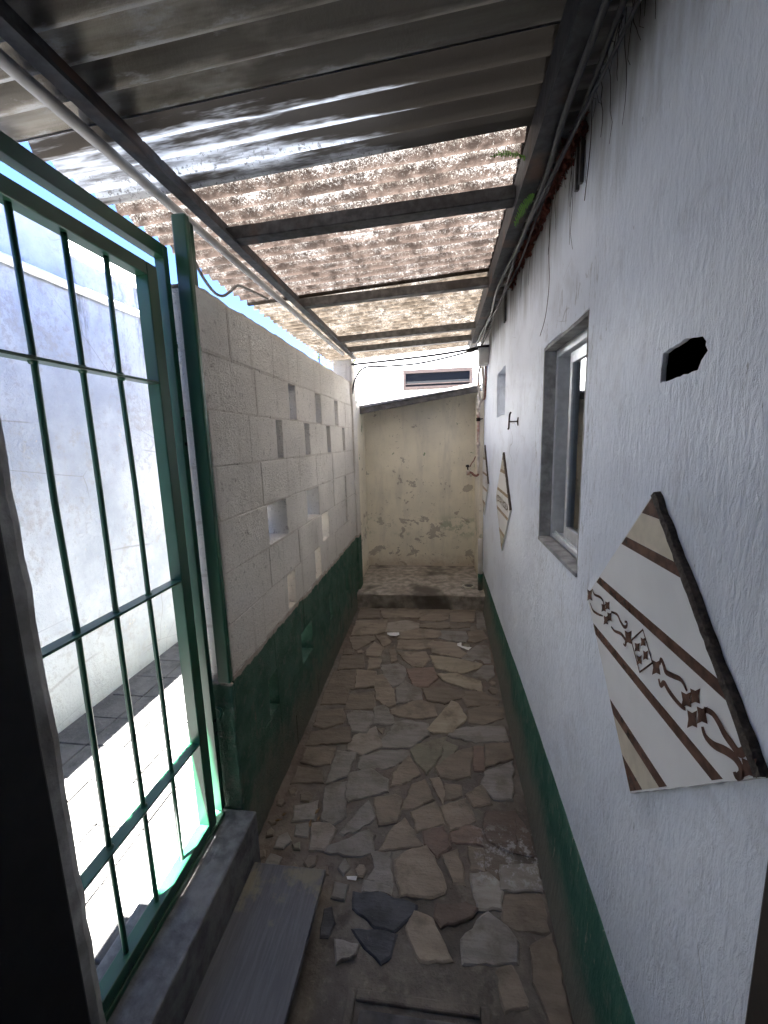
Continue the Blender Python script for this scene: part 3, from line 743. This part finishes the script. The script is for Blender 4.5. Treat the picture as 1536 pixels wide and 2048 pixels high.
# window
wi = thing('sliding_window', 'aluminium sliding window set into the right hand wall', 'window', loc=(.46, 1.48, 1.25))
at(MB().box(.43, .50, 1.700, 1.7315, 1.262, 1.960).box(.43, .50, 1.240, 1.262, 1.262, 1.960).box(.43, .50, 1.2625, 1.6995, 1.935, 1.960).box(.43, .50, 1.2625, 1.6995, 1.262, 1.276).box(.440, .446, 1.2625, 1.6995, 1.276, 1.284).build('frame', 'aluminium', bevel=.0015), wi)
def sash(x, y0, y1, label=None):
    s = MB().box(x, x + .018, y0, y0 + .026, 1.285, 1.930).box(x, x + .018, y1 - .026, y1, 1.285, 1.930).box(x, x + .018, y0 + .0265, y1 - .0265, 1.285, 1.325).box(x, x + .018, y0 + .0265, y1 - .0265, 1.893, 1.930).build('sash', 'aluminium', bevel=.0015)
    at(s, wi); g = MB().box(x + .007, x + .011, y0 + .02, y1 - .02, 1.315, 1.90).build('pane', 'window_glass'); g.parent = s; return s
sash(.446, 1.268, 1.600); sash(.472, 1.42, 1.690)
# narrower end pier and white stub that carry the pipes
ep = MB().box(.347, .386, 3.94, 4.458, .2, 2.06).build('corner_pier', 'cream_wall', bevel=.006); tag(ep, 'shallow plaster pier in the far right corner behind the pipes', 'pier')
jb = thing('junction_box', 'small square white junction box high at the far end of the right wall', 'box', loc=(.36, 3.66, 2.25))
at(MB().box(.305, .386, 3.60, 3.72, 2.235, 2.36).build('box_body', 'pvc', bevel=.006), jb)
at(MB().box(.295, .386, 3.59, 3.73, 2.36, 2.375).build('lid', 'dark_steel', bevel=.003), jb)

# ------------------------------------------------------------------ decorative tiles on the right wall
T = {'rib':[[(267,32),(253,23),(217,30),(195,28),(190,17),2.2],[(277,-9),(256,-20),(219,-15),(191,-7),2.2],[(146,22),(114,29),(96,22),(78,18),(66,24),(65,33),(76,30),2.6],[(141,-11),(122,-12),(92,-4),(75,-4),(64,-8),(66,-18),(75,-19),2.6],[(-70,16),(-74,27),(-84,21),(-92,14),(-115,20),(-137,26),(-154,18),3.4],[(-71,-11),(-79,-19),(-89,-8),(-103,-12),(-124,-15),(-144,-15),(-155,-12),3.4],[(-198,17),(-216,23),(-231,19),(-244,12),(-258,9),(-273,7),(-282,19),(-280,28),(-273,22),4.3],[(-198,-11),(-207,-20),(-226,-19),(-247,-10),(-265,-5),(-278,-8),(-281,-17),(-274,-27),(-269,-24),4.3]],'pet':[[(-139,8),(-153,12),(-165,24),(-164,9),(-169,0),(-156,-5),(-143,-18),(-145,-3)],[(-161,27),(-174,31),(-185,42),(-183,28),(-188,19),(-176,14),(-165,3),(-166,17)],[(-159,-11),(-172,-7),(-183,5),(-182,-10),(-187,-21),(-175,-26),(-163,-39),(-164,-23)],[(-181,10),(-194,15),(-205,26),(-203,12),(-209,1),(-196,-4),(-185,-16),(-186,0)],[(204,18),(190,21),(177,29),(180,18),(175,10),(188,7),(201,-1),(199,10)],[(183,32),(169,35),(157,42),(159,31),(154,23),(167,21),(180,13),(177,24)],[(187,-4),(174,-2),(161,7),(163,-5),(158,-14),(171,-17),(184,-26),(182,-13)],[(167,12),(154,15),(142,22),(144,11),(139,2),(151,0),(163,-8),(162,3)],[(26,8),(15,11),(5,18),(7,8),(3,1),(13,-2),(23,-9),(22,1)],[(4,30),(-6,32),(-15,39),(-14,30),(-18,23),(-8,20),(2,13),(0,23)],[(14,-12),(3,-9),(-6,-1),(-5,-12),(-9,-19),(1,-22),(11,-31),(9,-20)],[(-9,10),(-19,12),(-28,20),(-26,10),(-30,2),(-21,0),(-12,-8),(-13,2)],[(304,18),(285,20),(268,31),(271,14),(263,2),(282,-1),(300,-12),(297,5)],[(73,12),(57,15),(42,26),(44,11),(38,-1),(54,-5),(69,-16),(67,0)],[(-44,10),(-59,14),(-72,25),(-70,10),(-76,-1),(-62,-5),(-48,-17),(-50,-2)],[(-278,4),(-291,10),(-302,23),(-301,9),(-306,-1),(-294,-7),(-282,-22),(-283,-6)]]}
H = .306
def make_tile(name, label, y, z, ornament, stripe):
    tt = thing(name, label, 'tile', 'diamond wall tiles', loc=(XR, y, z))
    f3 = lambda x: (lambda p, t: (t, p[0], p[1]))
    MB().prism(rough_poly([(0, H), (-H, 0), (0, -H), (H, 0)], .02, .0006), f3(0), -.010, -.001).build('tile_body', 'tile_white', tt)
    d = H * .985
    def band(z0, z1, nm, mt, th=-.0108):
        w0 = d - abs(z0); w1 = d - abs(z1); pts = [(-w0, z0), (w0, z0), (w1, z1), (-w1, z1)]
        if w1 < .002: pts = [(-w0, z0), (w0, z0), (0, d)]
        if w0 < .002: pts = [(0, -d), (w1, z1), (-w1, z1)]
        MB().prism(pts, f3(0), th, -.0095).build(nm, mt, tt)
    for a, b in ((.186, .206), (.058, .077), (-.072, -.052), (-.20, -.178)): band(a, b, 'stripe', stripe)
    band(.266, d, 'stripe', stripe); band(-d, -.256, 'stripe', stripe)
    band(.2065, .2655, 'beige_band', 'tile_beige', -.0105); band(-.2555, -.2005, 'beige_band', 'tile_beige', -.0105)
    orn = MB(); cp = [p for q in ornament['pet'][8:12] for p in q]; fx = sum(p[0] for p in cp) / 1000 / max(1, len(cp)); fz_ = sum(p[1] for p in cp) / 1000 / max(1, len(cp))
    for r in ornament['rib']:
        w = r[-1] / 1000 * 1.45; pp = smooth_path([(a / 1000, b / 1000, 0) for a, b in r[:-1]], 5); n = len(pp); i0 = len(orn.v)
        for k, p in enumerate(pp):
            q = (pp[min(k + 1, n - 1)] - pp[max(k - 1, 0)]).normalized(); s = Vector((-q.y, q.x, 0)) * w * (.55 + .45 * math.sin(math.pi * min(1, (k + 1) / n)))
            for e in (1, -1): orn.v += [(-.0109, p.x + s.x * e, p.y + s.y * e)]
        for k in range(n - 1): orn.f.append((i0 + 2 * k, i0 + 2 * k + 1, i0 + 2 * k + 3, i0 + 2 * k + 2))
    for pt in ornament['pet']: orn.quad(*[(-.0109, a / 1000, b / 1000) for a, b in pt])
    for k in range(4 if ornament['rib'] else 0):                 # square frame of the middle flower
        a = math.pi / 2 * k; b = a + math.pi / 2
        for e, (r0, r1) in enumerate(((.046, .041),)):
            c = [(math.cos(q) * rr_, math.sin(q) * rr_) for q, rr_ in ((a, r0), (b, r0), (b, r1), (a, r1))]
            orn.quad(*[(-.0109, fx + p[0], fz_ + p[1]) for p in c])
    orn.build('ornament', 'tile_brown', tt)
    # crumbling mortar on the upper near edge
    g = MB(); n = 36
    for k in range(n + 1):
        u = k / n; y0 = -H * u; z0 = H * (1 - u); a = .007 + .004 * mnoise.noise(Vector((u * 14, y, 0)))
        g.v += [(-.0125 + .002 * mnoise.noise(Vector((u * 30, 3, y))), y0 + .003, z0 - .003), (-.011, y0 - a * .7, z0 + a * .7), (-.0005, y0 - a * .9, z0 + a * .9), (-.0005, y0 + .003, z0 - .003)]
    for k in range(n):
        for q in range(3): g.f.append((k * 4 + q, k * 4 + q + 1, k * 4 + q + 5, k * 4 + q + 4))
    g.build('mortar_edge', 'tile_grout', tt)
    return tt
make_tile('wall_tile', 'large diamond ceramic tile with brown stripes and scroll ornament, nearest on the right wall', .812, 1.236, T, 'tile_brown')
make_tile('wall_tile', 'diamond ceramic tile with tan stripes below the iron hook, beyond the window', 2.685, 1.25, {'rib': [[(a * .8, b * .8) for a, b in r[:-1]] + [3.2] for r in T['rib']], 'pet': [[(a * .8, b * .8) for a, b in p] for p in T['pet']]}, 'tile_tan')
make_tile('wall_tile', 'farthest diamond ceramic tile on the right wall, next to the tap', 3.80, 1.28, {'rib': [], 'pet': T['pet'][:8]}, 'tile_tan')
# iron hook
hk = thing('wall_hook', 'dark iron T shaped hook on the right wall beyond the window', 'hook', loc=(XR, 2.24, 1.728))
MB().tube([(.001, 0, 0), (-.044, 0, 0)], .0035, 8).build('shaft', 'rust_iron', hk, True)
MB().tube(smooth_path([(-.036, 0, .046), (-.042, 0, .036), (-.045, 0, 0), (-.046, 0, -.03), (-.051, 0, -.038)], 5), .0042, 8).build('crossbar', 'rust_iron', hk, True)
MB().tube([(.001, 0, .02), (-.002, 0, 0), (.001, 0, -.02)], .005, 8).build('wall_plate', 'rust_iron', hk, True)

# ------------------------------------------------------------------ doorway where the camera stands
dw = thing('doorway_wall', 'dark room wall with rough plaster edge around the near doorway', 'wall', loc=(-.7, .4, 0))
n = 70; m = MB()
for i in range(n + 1):
    z = -.3 + 2.9 * i / n; e = -.503 + .0045 * mnoise.noise(Vector((z * 34, 0, 0))) + .003 * mnoise.noise(Vector((z * 90, 5, 0)))
    m.v += [(-.505, .36, z), (e, .432, z), (e - .006, .445, z), (-.93, .445, z), (-.93, .36, z)]
for i in range(n):
    for q in range(4): m.f.append((i * 5 + q, i * 5 + q + 1, i * 5 + q + 6, i * 5 + q + 5))
m.f += [tuple(range(5)), tuple(n * 5 + k for k in range(5))]
at(m.build('jamb', 'cement_reveal'), dw)
at(MB().box(-.504, .43, .36, .44, 2.12, 2.6).build('lintel', 'dark_room'), dw)
m = MB(); a, b, c0, c1, z0, z1 = -.93, .545, -2.4, .36, -.3, 2.62
m.quad((a, c0, z0), (b, c0, z0), (b, c0, z1), (a, c0, z1)).quad((a, c0, z0), (a, c1, z0), (a, c1, z1), (a, c0, z1)).quad((b, c0, z0), (b, c1, z0), (b, c1, z1), (b, c0, z1))
m.quad((-1.3, c0, z1), (b, c0, z1), (b, c1 + .1, z1), (-1.3, c1 + .1, z1)).quad((a, c0, -.02), (b, c0, -.02), (b, c1 + .05, -.02), (a, c1 + .05, -.02))  # unseen roof overhang on the left, added to keep sun off sill and gate
at(m.build('room_shell', 'house_white'), dw)
df = thing('door_frame', 'black metal door frame at the edges of the picture', 'door frame', loc=(-.5, .38, 0))
at(MB().box(-.60, -.494, .30, .412, -.02, 2.12).box(-.62, -.47, .20, .299, -.02, 2.12).build('frame_post', 'black_frame', bevel=.004), df)
at(MB().box(.334, .43, .30, .425, -.02, 2.12).build('frame_post', 'brown_frame', bevel=.004), df)
at(MB().box(-.49, .333, .30, .36, 2.08, 2.119).build('frame_head', 'black_frame', bevel=.004), df)

# ------------------------------------------------------------------ gate sill, board
si = MB().box(-.925, -.700, .446, 1.320, -.1, .284).build('gate_sill', 'sill_concrete', bevel=.008)
tag(si, 'raised concrete threshold under the green gate', 'threshold')
bd = thing('step_board', 'dark grey plank step below the gate threshold in the lower left', 'step', loc=(-.56, 1.0, .03))
at(MB().box(-.697, -.425, .46, 1.262, .098, .122).build('tread', 'board_grain', bevel=.003), bd)
for yy in (.55, 1.15): at(MB().box(-.695, -.46, yy, yy + .06, -.02, .0975).build('support', 'dark_concrete'), bd)

# ------------------------------------------------------------------ green gate
gt = thing('green_gate', 'green painted steel bar gate leaf on the left', 'gate', loc=(-.8, .6, .33))
XG = -.83
at(MB().box(XG - .02, XG + .02, 1.186, 1.232, .31, 2.166).build('stile', 'green_enamel', bevel=.003), gt)
at(MB().box(XG - .02, XG + .02, .488, .529, .31, 2.166).build('stile', 'green_enamel', bevel=.003), gt)
at(MB().box(XG - .02, XG + .02, .5295, 1.1855, 2.129, 2.166).build('rail', 'green_enamel', bevel=.003), gt)
at(MB().box(XG - .02, XG + .02, .5295, 1.1855, .31, .347).build('rail', 'green_enamel', bevel=.003), gt)
for z in (1.837, 1.233, .660): at(MB().box(XG - .018, XG + .018, .5295, 1.1855, z - .003, z + .004).build('rail', 'green_enamel', bevel=.001), gt)
for y in (.565, .688, .811, .935, 1.058): at(MB().tube([(XG + jit(.002), y + jit(.0025), .34 + (2.135 - .34) * q / 6) for q in range(7)], .0068, 10).build('bar', 'green_enamel', smooth=True), gt)
for y in (.565, .688, .811, .935, 1.058):
    for z in (1.837, 1.233, .660):
        at(MB().tube([(XG + jit(.001), y, z - .010), (XG, y, z), (XG + jit(.001), y, z + .010)], [.0075, .0115, .0075], 8).build('weld_bead', 'green_enamel', smooth=True), gt)
for z in (.62, 1.9): at(MB().tube([(XG, .480, z), (XG, .480, z + .09)], .012, 10).build('hinge', 'green_enamel', smooth=True), gt)
gf = thing('gate_frame', 'green steel post and outer frame that the gate closes against', 'gate frame', loc=(-.8, 1.3, .33))
at(MB().box(XG - .02, XG + .012, 1.284, 1.308, .305, 2.25).build('stop_stile', 'green_enamel', bevel=.002), gf)
at(MB().box(XG - .02, XG + .012, .447, 1.2835, 2.212, 2.25).build('head_rail', 'green_enamel', bevel=.002), gf)
at(MB().box(XG - .02, XG + .022, .447, 1.2835, .285, .304).build('bottom_rail', 'green_enamel', bevel=.002), gf)
at(MB().box(-.805, -.757, 1.318, 1.343, .802, 2.347).box(-.814, -.772, 1.3435, 1.39, .802, 2.347).build('post', 'green_enamel', bevel=.006), gf)
at(MB().box(XG - .004, XG + .008, 1.3085, 1.3175, 1.960, 1.972).build('latch_bar', 'green_enamel', bevel=.001), gf)
for z in (1.74, 1.66, .67, .62): at(MB().tube([(XG + .0125, 1.296, z), (XG + .0145, 1.296, z)], .006, 10).build('bolt_hole', 'black_frame'), gf)
at(MB().tube(smooth_path([(XG + .01, 1.320, .705), (XG + .03, 1.312, .70), (XG + .036, 1.296, .69), (XG + .032, 1.29, .68)], 4), .006, 8).build('latch_handle', 'green_enamel', smooth=True), gf)
at(MB().box(XG - .01, XG + .01, 1.3085, 1.3105, .56, .74).build('latch_plate', 'green_enamel'), gf)

# ------------------------------------------------------------------ canopy roof
cr = thing('canopy_roof', 'old corrugated canopy roof covering the passage, translucent and dirty', 'roof', loc=(-.2, 2, 2.4))
zs = lambda x, y: 2.447 + .060 * (x + .74)
def S(name, mat, *a, **k): return at(sheet(name, mat, *a, **k), cr)
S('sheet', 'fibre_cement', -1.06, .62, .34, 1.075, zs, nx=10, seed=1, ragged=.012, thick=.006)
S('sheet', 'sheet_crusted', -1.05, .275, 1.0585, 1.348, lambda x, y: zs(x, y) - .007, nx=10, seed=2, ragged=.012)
S('sheet', 'sheet_speckled', -1.05, .275, 1.3325, 2.39, zs, nx=10, seed=3, ragged=.016)
S('sheet', 'sheet_far', -1.04, .275, 2.3575, 4.13, lambda x, y: zs(x, y) - .006, nx=10, seed=4, ragged=.016)
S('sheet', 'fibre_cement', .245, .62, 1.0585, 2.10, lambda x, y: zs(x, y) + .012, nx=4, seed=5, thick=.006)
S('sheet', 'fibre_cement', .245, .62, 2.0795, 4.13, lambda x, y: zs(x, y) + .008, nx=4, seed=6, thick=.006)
at(MB().box(-.752, -.716, .34, 3.80, 2.362, 2.372).box(-.752, -.745, .34, 3.80, 2.3725, 2.424).build('beam', 'dark_steel'), cr)
at(MB().box(.245, .295, .34, 3.92, 2.385, 2.396).box(.245, .252, .34, 3.92, 2.3965, 2.47).build('beam', 'dark_steel'), cr)
for y, w, mt in ((1.585, .060, 'dark_steel'), (2.36, .05, 'grey_steel'), (3.20, .05, 'grey_steel'), (3.56, .05, 'grey_steel')):
    at(MB().bar((-.7445, y, 2.389), (.2445, y, 2.428), .012 if False else w, .042).build('purlin', mt, bevel=.003), cr)
# pvc pipe hung outside the left beam
p = MB().tube([(-.836, .45, 2.400), (-.832, 1.5, 2.398), (-.826, 2.6, 2.394), (-.815, 3.69, 2.39)], .0145, 14).build('drain_pipe', 'pipe_grey', smooth=True)
tag(p, 'long grey white plastic pipe under the left roof beam', 'pipe')

# ------------------------------------------------------------------ cables and pipes
def cable(name, label, pts, r, mat, n=8):
    o = MB().tube(smooth_path(pts, n), r, 7).build(name, mat, smooth=True); tag(o, label, 'cable'); return o
for k, (lab, off, r) in enumerate((('thick black cable tied along the right roof beam, nearest the beam', .008, .0075), ('black cable tied along the right roof beam, in the middle of the bundle', .026, .006), ('thin black cable tied along the right roof beam, closest to the wall', .040, .0042))):
    pts = []
    y = .5
    while y < 3.6:
        pts.append((.285 + off + .010 * math.sin(y * 5 + k * 2) + jit(.004), y, 2.372 - .012 * abs(math.sin(y * 2.2 + k)) + jit(.005))); y += .22
    pts += [(.335, 3.62, 2.37 - .003 * k)]
    cable('beam_cable', lab, pts, r, 'cable_black', 5)
cable('cable', 'taut black cable strung across the far opening below the roof', [(-.745, 3.70, 2.30), (-.3, 3.66, 2.315), (.05, 3.63, 2.335), (.30, 3.61, 2.36)], .0095, 'cable_black')
cable('cable', 'slack thin cable drooping from the far column to the junction box', [(-.75, 3.705, 2.06), (-.72, 3.69, 2.17), (-.63, 3.66, 2.262), (-.45, 3.64, 2.262), (-.2, 3.62, 2.265), (.05, 3.62, 2.30), (.30, 3.605, 2.35)], .008, 'cable_black')
cable('cable', 'thin stray wire hanging straight down in front of the far house', [(-.62, 3.66, 2.262), (-.615, 3.66, 2.2), (-.61, 3.66, 2.06)], .004, 'cable_grey')
cable('cable', 'grey cable looping against the blue sky beside the gate post', [(-.97, 1.72, 2.385), (-.955, 1.765, 2.325), (-.95, 1.83, 2.296), (-.95, 1.90, 2.304), (-.945, 1.97, 2.345), (-.94, 2.04, 2.392), (-.93, 2.14, 2.405), (-.90, 2.30, 2.41)], .0065, 'cable_grey')
wp = thing('water_pipe', 'white jointed water pipe with red joints leading down to the tap', 'pipe', loc=(.335, 3.92, 1.3))
at(MB().tube(smooth_path([(.352, 3.76, 2.24), (.366, 3.80, 2.10), (.372, 3.84, 2.02), (.366, 3.88, 1.985), (.345, 3.91, 1.955), (.335, 3.925, 1.92), (.334, 3.925, 1.86), (.334, 3.925, 1.5), (.336, 3.925, 1.335)], 5), .0125, 10).build('riser', 'old_paint_pipe', smooth=True), wp)
at(MB().tube(smooth_path([(.330, 3.70, 2.235), (.322, 3.78, 2.18), (.324, 3.80, 2.08), (.34, 3.86, 1.985), (.352, 3.89, 1.955)], 5), .009, 8).build('branch', 'old_paint_pipe', smooth=True), wp)
at(MB().tube(smooth_path([(.374, 3.72, 2.235), (.379, 3.76, 2.12), (.378, 3.80, 2.0), (.374, 3.84, 1.98)], 5), .008, 8).build('branch', 'brass_red', smooth=True), wp)
for z in (1.915, 1.86, 1.60): at(MB().tube([(.334, 3.925, z - .016), (.334, 3.925, z + .016)], .017, 12).build('coupling', 'old_paint_pipe', smooth=True), wp)
at(MB().tube([(.334, 3.925, 1.80), (.334, 3.925, 1.83)], .018, 12).tube([(.334, 3.92, 1.815), (.37, 3.90, 1.82)], .005, 8).build('stop_valve', 'rust_iron', smooth=True), wp)
tp = thing('tap', 'small brass garden tap with black handle on the far pipe', 'tap', loc=(.336, 3.925, 1.33))
at(MB().tube(smooth_path([(.336, 3.925, 1.40), (.336, 3.924, 1.34), (.325, 3.92, 1.318), (.30, 3.915, 1.322), (.275, 3.91, 1.345), (.245, 3.905, 1.352)], 5), [.0105] * 26, 10).build('spout', 'brass_red', smooth=True), tp)
at(MB().tube([(.245, 3.905, 1.325), (.245, 3.905, 1.372)], .016, 10).build('bonnet', 'old_paint_pipe', smooth=True), tp)
at(MB().tube([(.243, 3.905, 1.372), (.241, 3.905, 1.405)], .006, 8).build('stem', 'rust_iron', smooth=True), tp)
at(MB().tube([(.240, 3.905, 1.398), (.240, 3.905, 1.408), (.240, 3.905, 1.418)], [.012, .018, .010], 12).build('handle', 'black_frame', smooth=True), tp)
at(MB().tube(smooth_path([(.262, 3.905, 1.40), (.275, 3.905, 1.43), (.295, 3.91, 1.455), (.31, 3.915, 1.49)], 4), .005, 8).build('chain', 'brass_red', smooth=True), tp)
dp = thing('waste_pipe', 'short white pipe with green painted foot at the far right corner', 'pipe', loc=(.345, 3.74, .3))
at(MB().tube([(.345, 3.74, .455), (.345, 3.74, .77)], .021, 12).build('upper_pipe', 'pvc', smooth=True), dp)
at(MB().tube([(.345, 3.74, .29), (.345, 3.74, .4545)], .022, 12).build('lower_pipe', 'green_plinth', smooth=True), dp)

# ------------------------------------------------------------------ growth and litter under the eave
def bracket(y, label):
    o = thing('roof_bracket', label, 'bracket', 'steel straps on the right wall', loc=(XR, y, 2.42))
    for dy in (0, .035): MB().box(-.012, -.002, dy - .006, dy + .006, -.10, .07).build('strap', 'grey_steel', o)
bracket(1.335, 'pair of short steel straps hanging high on the near right wall'); bracket(2.70, 'pair of short steel straps hanging on the right wall above the niche')
def litter(name, label, y0, y1, n, seed):
    rg = random.Random(seed); m = MB()
    for _ in range(n):
        y = rg.uniform(y0, y1); x = XR - .002 - abs(rg.gauss(0, .012)); z = 2.455 + .012 * math.sin(y * 9) + rg.gauss(0, .016); a = rg.uniform(0, 6.28); b = rg.uniform(-1, 1); l = rg.uniform(.006, .017); w = l * .5
        u = Vector((math.cos(a) * .5, math.sin(a), b)).normalized(); v = u.cross(Vector((rg.gauss(0, 1), rg.gauss(0, 1), rg.gauss(0, 1)))).normalized(); c = Vector((x, y, z))
        m.quad(c - u * l, c - v * w, c + u * l, c + v * w)
    o = m.build(name, 'red_litter'); tag(o, label, 'leaf litter', kind='stuff'); return o
litter('leaf_litter', 'reddish dead leaf litter packed under the eave on the right wall', 1.30, 2.5, 1500, 5)
m = MB(); rg = random.Random(11)
for _ in range(42):
    y = rg.choice([rg.uniform(.9, 1.5), rg.uniform(.95, 2.3)]); L = abs(rg.gauss(.08, .08)) + .02; x = XR - .004
    pts = []; yy = y
    for k in range(7):
        pts.append((x - .004 - .004 * rg.random(), yy, 2.50 - L * k / 6)); yy += rg.gauss(0, .011)
    m.tube(pts, [.0010 * (1 - k / 8) + .0002 for k in range(7)], 4)
for pts in ([(.31, 1.50, 2.47), (.318, 1.52, 2.42), (.322, 1.54, 2.36), (.318, 1.56, 2.33)], [(.382, 1.66, 2.44), (.381, 1.68, 2.3), (.381, 1.66, 2.18), (.381, 1.70, 2.08), (.381, 1.78, 2.03)], [(.382, 1.28, 2.5), (.381, 1.27, 2.38), (.381, 1.30, 2.26)]):
    m.tube(smooth_path(pts, 6), .0011, 5)
o = m.build('hanging_roots', 'root'); tag(o, 'thin dark roots hanging down the top of the right wall', 'roots', kind='stuff')
def fern(label, base, tip, n, w):
    f = thing('fern_frond', label, 'fern', 'fern fronds under the roof', loc=base)
    b = Vector((0, 0, 0)); tvec = Vector(tip) - Vector(base); up = Vector((0, 0, 1)); side = tvec.cross(Vector((.6, -.6, .3))).normalized()
    pts = [tvec * u + up * .012 * math.sin(math.pi * u) for u in [k / 8 for k in range(9)]]
    MB().tube(pts, .0011, 5).build('stalk', 'fern', f)
    for k in range(1, n):
        u = k / n; c = tvec * u + up * .012 * math.sin(math.pi * u); l = w * (math.sin(math.pi * (.12 + .80 * u)) ** .7) * R.uniform(.85, 1.1)
        d = tvec.normalized()
        for s in (-1, 1):
            e = c + side * s * l + d * l * .3 + up * jit(.004); q = tvec.length / n * .40
            MB().quad(c - d * q, c * .4 + e * .6 - d * q * .8, e, c * .4 + e * .6 + d * q * .8, c + d * q).build('leaflet', 'fern', f)
fern('bright green fern frond hanging beside the cable bundle on the right', (.287, 1.470, 2.372), (.247, 1.585, 2.340), 16, .020)
fern('dark fern frond silhouetted against the translucent roof sheet', (.262, 1.40, 2.425), (.145, 1.375, 2.432), 18, .014)

# ------------------------------------------------------------------ small litter on the floor
def scrap(name, label, cat, pts, y, x, mat, group=None, rot=0, h=.010):
    z = floor_z(y) + h
    m = MB(); n = len(pts); c = Vector((0, 0, .004))
    m.v = [(p[0], p[1], .003 * math.sin(i * 2.1)) for i, p in enumerate(pts)] + [(p[0] * .97, p[1] * .97, .0015 + .003 * math.sin(i * 2.1)) for i, p in enumerate(pts)]
    m.f = [tuple(range(n)), tuple(range(2 * n - 1, n - 1, -1))] + [(i, (i + 1) % n, n + (i + 1) % n, n + i) for i in range(n)]
    o = m.build(name, mat); o.location = (x, y, z); o.rotation_euler = (0, 0, rot); return tag(o, label, cat, group)
scrap('paper_scrap', 'small white folded paper scrap lying on the paving near the step', 'litter', [(-.05, .022), (.045, .03), (.05, .0), (.028, -.03), (-.02, -.034), (-.048, .0)], 3.13, -.383, 'white_scrap')
scrap('paper_scrap', 'crumpled white scrap on the paving toward the right wall', 'litter', [(-.05, .05), (-.02, .06), (-.022, .015), (.02, -.01), (.05, -.015), (.025, -.05), (-.02, -.02), (-.055, .01)], 2.98, .165, 'white_scrap')
scrap('paper_scrap', 'tiny white chip on the mortar near the plank step', 'litter', [(-.02, .004), (.02, .006), (.018, -.005), (-.015, -.006)], 1.30, -.34, 'white_scrap')
for i, (x, y, l, a) in enumerate(((-.545, 1.56, .02, 1.2), (-.56, 1.50, .022, 1.7), (-.53, 1.525, .014, 1.3), (-.70, 1.50, .016, .3), (-.685, 1.53, .013, .9))):
    scrap('dry_leaf', ['pale dry leaf on the floor, farthest of the little cluster by the left wall', 'brownish dry leaf in the middle of the cluster by the left wall', 'small dry leaf beside the brownish one near the left wall', 'dry leaf flake against the foot of the green wall', 'small dry flake just beyond the one at the green wall'][i], 'leaf',
          [(-l, 0), (-l * .3, l * .28), (l * .5, l * .22), (l, 0), (l * .3, -l * .25), (-l * .5, -l * .2)], y, x, 'dead_leaf', 'dry leaves by the left wall', a)
# pale shrub beyond the wall at the far left
sh = thing('shrub', 'sunlit shrub behind the far end of the block wall', 'shrub', loc=(-1.45, 5.2, .2))
rg = random.Random(21); m = MB(); tw = MB()
for k in range(9):
    a = rg.uniform(0, 6.28); tp_ = Vector((.35 * math.cos(a), .4 * math.sin(a), rg.uniform(1.9, 2.5))); tw.tube(smooth_path([(0, 0, 0), tp_ * .5 + Vector((jit(.08), jit(.08), 0)), tp_], 5), .008, 5)
    for _ in range(130):
        u = rg.uniform(.45, 1.05); c = tp_ * u + Vector((rg.gauss(0, .10), rg.gauss(0, .10), rg.gauss(0, .10)))
        d = Vector((rg.gauss(0, 1), rg.gauss(0, 1), rg.gauss(0, .6))).normalized(); e = d.cross(Vector((rg.gauss(0, 1), rg.gauss(0, 1), rg.gauss(0, 1)))).normalized(); l = rg.uniform(.025, .05)
        m.quad(c - d * l, c - e * l * .35, c + d * l, c + e * l * .35)
m.build('foliage', 'shrub_leaf', sh); tw.build('stems', 'root', sh)
